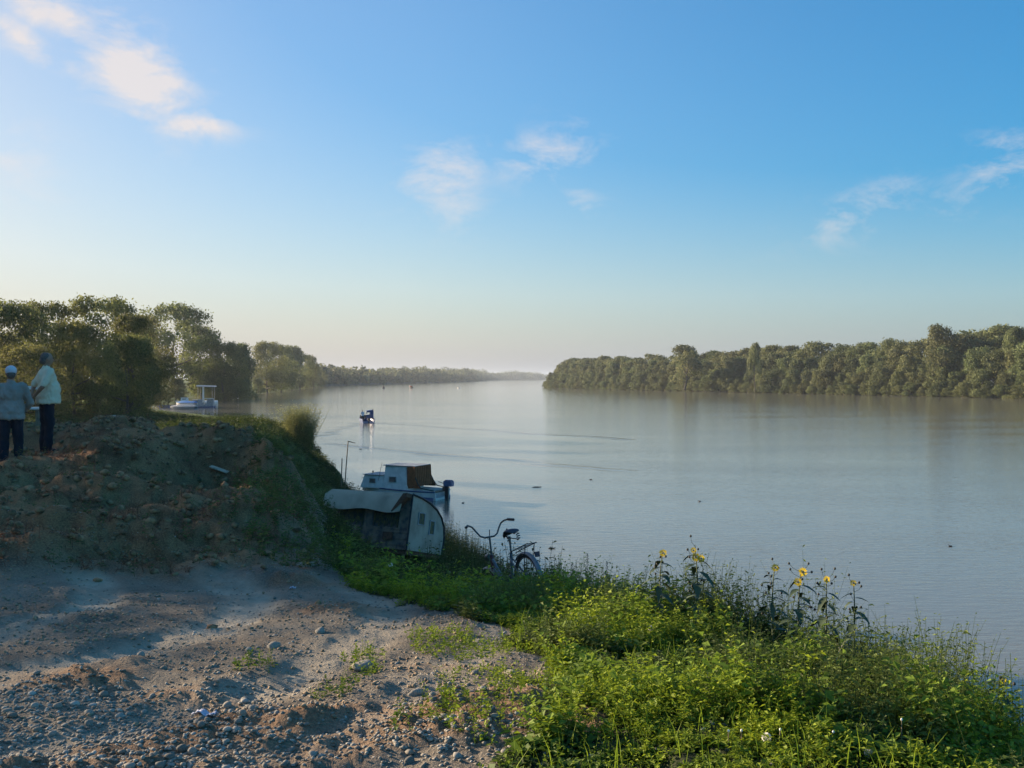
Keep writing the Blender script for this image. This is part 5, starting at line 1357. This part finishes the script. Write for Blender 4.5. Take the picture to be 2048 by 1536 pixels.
# feathery bush at the water's edge
M['leaf_bush'] = leafmat('leaf_bush', (.13, .16, .055), (.36, .38, .16), .45, 0)
x = C(598, 0, 68)[0]; z0 = hz(x, 68); hh = EYE - (814 - 755) / 2000 * 68 - z0
g = np.random.default_rng(900); k = 650; a = g.uniform(0, 6.28, k); rr = g.uniform(0, 1, k) ** .5
V, F, T = plants(np.cos(a) * rr * .8, np.sin(a) * rr * .8, np.zeros(k), hh * g.uniform(.5, 1.22, k) * (1 - .2 * rr), 26, g.uniform(.16, .28, k), g, aspect=.34, lean=.55, tip=.6, stemw=.012)
t = empty('willow_bush', (x, 68, z0)); tag(t, 'pale feathery willow bush at the water edge beyond the heap', 'bush')
link_mesh('foliage', np_mesh('foliage', V, F, M['leaf_bush'], T), t)
b_ = MB()
for q in range(16): b_.tube([(math.cos(q) * .1, math.sin(q) * .1, -.1), (math.cos(q) * .4, math.sin(q) * .4, hh * .3), (math.cos(q) * .9, math.sin(q) * .9, hh * .65)], [.035, .025, .01], 5)
b_.build('stems', M['bark'], t)

# wild sunflowers along the skyline
def leaf_mb(mb, base, az, el, L, w=.38, droop=.35):
    b_ = Vector(base); d = Vector((math.cos(az) * math.cos(el), math.sin(az) * math.cos(el), math.sin(el))); s = Vector((-math.sin(az), math.cos(az), 0))
    P = []
    for u, ww in ((0, .03), (.2, .7), (.45, 1), (.75, .6), (1, .02)):
        c_ = b_ + d * L * u - Vector((0, 0, droop * L * u * u)); P.append((c_ - s * L * w * .5 * ww, c_ - Vector((0, 0, .05 * L * ww)), c_ + s * L * w * .5 * ww))
    V = [p for r_ in P for p in r_]; F = []
    for i in range(4):
        for j in range(2): F.append((i * 3 + j, i * 3 + j + 1, (i + 1) * 3 + j + 1, (i + 1) * 3 + j))
    mb.add(V, F)
_pn = M['petal'].node_tree.nodes; _pl = M['petal'].node_tree.links; _t = _pn.new('ShaderNodeBsdfTranslucent'); _t.inputs[0].default_value = (.95, .66, .03, 1); _x = _pn.new('ShaderNodeMixShader'); _x.inputs[0].default_value = .5
_pl.new(_pn['Principled BSDF'].outputs[0], _x.inputs[1]); _pl.new(_t.outputs[0], _x.inputs[2]); _pl.new(_x.outputs[0], _pn['Material Output'].inputs[0])
def sunflower(px, py_top, d, flowers, label, seed, spread=1.0, buds=9):
    rnd = random.Random(seed); x = C(px, 0, d)[0]; z0 = hz(x, d); H = EYE - (py_top - 755) / 2000 * d - z0
    t = empty('wild_sunflower', (x, d, z0)); tag(t, label, 'wild sunflower', 'wild sunflowers on the bank')
    bend = rnd.uniform(-.03, .03)
    def sp(u): return Vector((bend * math.sin(u * 3), .01 * math.sin(u * 4), H * u))
    MB().tube([sp(u) - Vector((0, 0, .05 if u == 0 else 0)) for u in (0, .25, .5, .75, .97)], [.006, .0055, .005, .004, .0025], 6).build('stem', M['stem'], t)
    nl = 15
    for i in range(nl):
        u = .3 + .6 * i / nl; lf = MB(); leaf_mb(lf, sp(u), i * 2.4 + rnd.uniform(-.4, .4), rnd.uniform(.1, .6), rnd.uniform(.13, .2) * (1.15 - .6 * u) * spread, rnd.uniform(.3, .42), rnd.uniform(.5, 1.1))
        lf.build('leaf', M['sunleaf'], t, smooth=True)
    for fx, fz, r_ in [(a_, b_, c_ * .86) for a_, b_, c_ in flowers]:     # offsets from the top in metres, across and down
        hd_ = sp(1) + Vector((fx, rnd.uniform(-.03, .0), fz)); an = sp(.8)
        MB().tube([an, an.lerp(hd_, .6) + Vector((0, 0, .01)), hd_], .0022, 5).build('stalk', M['stem'], t)
        fl = MB().ell(hd_, (r_ * .2, r_ * .12, r_ * .2), nu=10, nv=6).build('flower_disc', M['flower_disc'], t, smooth=True)
        face = Vector((rnd.uniform(-.3, .1), -1, rnd.uniform(.1, .5))).normalized(); rr = face.cross(Vector((0, 0, 1))).normalized(); uu = rr.cross(face)
        p = MB()
        for k_ in range(13):
            a = 2 * math.pi * k_ / 13 + rnd.uniform(-.08, .08); dr = rr * math.cos(a) + uu * math.sin(a); sd_ = face.cross(dr); L = r_ * rnd.uniform(.9, 1.08)
            p.add([hd_ + dr * r_ * .2, hd_ + dr * L * .6 + sd_ * r_ * .16 - face * .002, hd_ + dr * L - face * r_ * .1, hd_ + dr * L * .6 - sd_ * r_ * .16 - face * .002], [(0, 1, 2, 3)])
        p.build('petals', M['petal'], fl)
    for i in range(buds):
        u = rnd.uniform(.45, 1.0); a = rnd.uniform(0, 6.28); s_ = sp(min(u, .95)); e = s_ + Vector((math.cos(a) * rnd.uniform(.03, .09), math.sin(a) * .05, rnd.uniform(.0, .08)))
        b_ = MB().tube([s_, s_.lerp(e, .5) + Vector((math.cos(a) * .012, 0, -.004)), e], .0013, 4).ell(e, (.008, .008, .009), nu=8, nv=5).build('bud', M['bud'], t)
M['sunleaf'] = simple('sunleaf', (.055, .085, .035), .6, var=.3, scale=25, bump=.1)
_b = bpy.data.materials['sunleaf'].node_tree.nodes['Principled BSDF']; _b.inputs['Subsurface Weight'].default_value = 0
sunflower(1326, 1096, 7.0, [(.0, -.03, .036)], 'wild sunflower with one bloom, leftmost of the row', 1)
sunflower(1388, 1083, 6.9, [(-.012, -.055, .028), (.008, -.105, .042), (.045, -.115, .036)], 'tallest wild sunflower with a cluster of three blooms', 2, 1.15, 12)
sunflower(1550, 1125, 6.6, [(.0, -.03, .034)], 'wild sunflower with one bloom on a bushy top in mid row', 3)
sunflower(1603, 1134, 6.5, [(.012, -.03, .040), (-.03, -.09, .036)], 'wild sunflower with two blooms one above the other', 4)
sunflower(1652, 1148, 6.4, [(.0, -.03, .030)], 'wild sunflower with one bloom right of the two-bloom plant', 5)
sunflower(1706, 1156, 6.3, [(.0, -.03, .028)], 'slender wild sunflower, rightmost of the row, with one bloom', 6)
sunflower(2003, 1350, 4.9, [(.0, -.02, .026)], 'low wild sunflower near the right border with a side-on bloom', 7, .9, 3)
# spiky seed stalks on the skyline
def spike(px, py_top, d, label, seed, lean=0.0):
    rnd = random.Random(seed); x = C(px, 0, d)[0]; z0 = hz(x, d); H = EYE - (py_top - 755) / 2000 * d - z0
    t = empty('seed_stalk', (x, d, z0)); tag(t, label, 'weed stalk', 'seed stalks on the skyline')
    MB().tube([(0, 0, -.03), (lean * .4, 0, H * .5), (lean, 0, H)], [.004, .003, .001], 5).build('stem', M['stem'], t)
    k = MB()
    for i in range(34):
        u = .62 + .38 * i / 34; a = i * 2.4; r_ = .03 * (1.22 - u); k.ell((lean * u + math.cos(a) * r_, math.sin(a) * r_, H * u), (.0035, .0035, .007), nu=6, nv=4)
    k.build('seed_head', M['bud'], t)
    for i in range(8):
        lf = MB(); leaf_mb(lf, (lean * .3, 0, H * (.2 + .05 * i)), i * 2.4, .5, rnd.uniform(.06, .1), .3, .6); lf.build('leaf', M['sunleaf'], t, smooth=True)
spike(1175, 1106, 10.2, 'tallest dark seed stalk right of the bicycle', 1)
spike(1122, 1126, 11.2, 'leaning seed stalk nearest to the bicycle rear', 2, -.0)
spike(1134, 1124, 11.2, 'seed stalk leaning right beside the bicycle', 3, .06)
spike(1214, 1122, 9.8, 'thin seed stalk left of the wild sunflowers', 4)
# dandelion clocks and bare stalks in front
def clock(px, py, d, r_, label, seed, closed=False):
    rnd = random.Random(seed); x = C(px, 0, d)[0]; z = EYE - (py - 755) / 2000 * d; zg = hz(x, d); H = z - zg
    t = empty('dandelion', (x, d, zg)); tag(t, label, 'dandelion', 'dandelion seed heads')
    ln = rnd.uniform(-.03, .03)
    MB().tube([(ln, 0, -.02), (ln * .5, 0, H * .5), (0, 0, H)], .0022, 6).build('stem', M['stalk'], t)
    k = MB(); k.ell((0, 0, H), (r_ * .22,) * 3, nu=8, nv=6); nn_ = 150
    for i in range(nn_):
        zz = 1 - 2 * (i + .5) / nn_; a = i * 2.39996; q = math.sqrt(1 - zz * zz); dv = Vector((q * math.cos(a), q * math.sin(a), zz))
        if closed: dv = Vector((dv.x * .6, dv.y * .6, abs(dv.z) + .35)).normalized() * .85
        e = Vector((0, 0, H)) + dv * r_
        s1 = dv.cross(Vector((.3, .5, .8))).normalized(); s2 = dv.cross(s1)
        b_ = Vector((0, 0, H)) + dv * r_ * .75; w = r_ * .16
        k.add([Vector((0, 0, H)), b_ + s1 * .0003, e, b_ - s1 * .0003], [(0, 1, 2, 3)])
        k.add([b_, e + s1 * w, e + s2 * w], [(0, 1, 2)]); k.add([b_, e - s1 * w, e - s2 * w], [(0, 1, 2)])
    link_mesh('seed_head', k.mesh('seed_head', M['fluff'], False, fix=False), t)
clock(1534, 1476, 3.95, .019, 'round dandelion clock on a tall stem, leftmost', 1)
clock(1739, 1507, 3.85, .017, 'round dandelion clock lowest of the right cluster', 2)
clock(1734, 1483, 4.0, .014, 'half-open dandelion head behind the round right-hand clock', 3, True)
clock(1777, 1490, 3.95, .015, 'half-open dandelion head with the longest tuft', 4, True)
clock(1795, 1513, 3.9, .012, 'small half-open dandelion head right of the clocks', 5, True)
clock(1822, 1514, 3.9, .013, 'left one of a pair of half-open dandelion heads', 6, True)
clock(1836, 1516, 3.92, .012, 'right one of a pair of half-open dandelion heads', 7, True)
clock(1302, 1257, 6.3, .018, 'pale dandelion clock in the shaded weeds below the sunflowers', 8)
clock(781, 1130, 10.2, .022, 'white dandelion clock in front of the caravan', 9)
def stalk(px, py0, py1, d, lean, label, seed):
    x = C(px, 0, d)[0]; zg = hz(x, d); H = EYE - (py0 - 755) / 2000 * d - zg
    t = empty('dry_stalk', (x, d, zg)); tag(t, label, 'dry stalk', 'bare stalks in the front weeds')
    MB().tube([(-lean, 0, -.02), (-lean * .4, 0, H * .5), (0, 0, H)], [.003, .0027, .002], 6).build('stem', M['stalk'], t)
    MB().ell((0, 0, H), (.005, .005, .006), nu=8, nv=6).build('tip', M['fluff'], t)
stalk(1458, 1463, 0, 3.95, .0, 'bare brown stalk with a pale tip, leftmost of the front stalks', 1)
stalk(1484, 1462, 0, 3.95, .0, 'straight bare stalk second from left', 2)
stalk(1562, 1460, 0, 3.95, .01, 'bent bare stalk right of the leftmost dandelion clock', 3)
stalk(1668, 1465, 0, 3.95, .05, 'leaning bare stalk left of the dandelion cluster', 4)
stalk(1805, 1440, 0, 4.05, .0, 'thin upright stalk behind the dandelion cluster', 5)
# twigs on the weeds
def twig(px, py, d, L, rot, label, r_=.004, mat='pale_wood', fork=True):
    p = Vector(C(px, py, d)); k = MB().tube([(-L / 2, 0, 0), (-L * .1, .0, L * .05), (L / 2, 0, 0)], [r_, r_ * .9, r_ * .4], 6)
    if fork: k.tube([(0, 0, L * .04), (L * .25, .02, L * .16)], [r_ * .7, r_ * .3], 5)
    z = max(hz(p.x, p.y) + .02, p.z); o = k.build('twig', M[mat], None, loc=(p.x, p.y, z), rot=rot); tag(o, label, 'twig')
twig(1435, 1372, 4.8, .12, (0, R(-48), .2), 'pale forked twig sticking up from the sunlit weeds')
twig(1148, 1412, 4.95, .10, (0, 0, .15), 'short pale twig lying at the edge of the weeds', .005, fork=False)
twig(1682, 1302, 5.6, .12, (0, R(-62), .3), 'thin pale dead stem standing in the right weeds', .003)
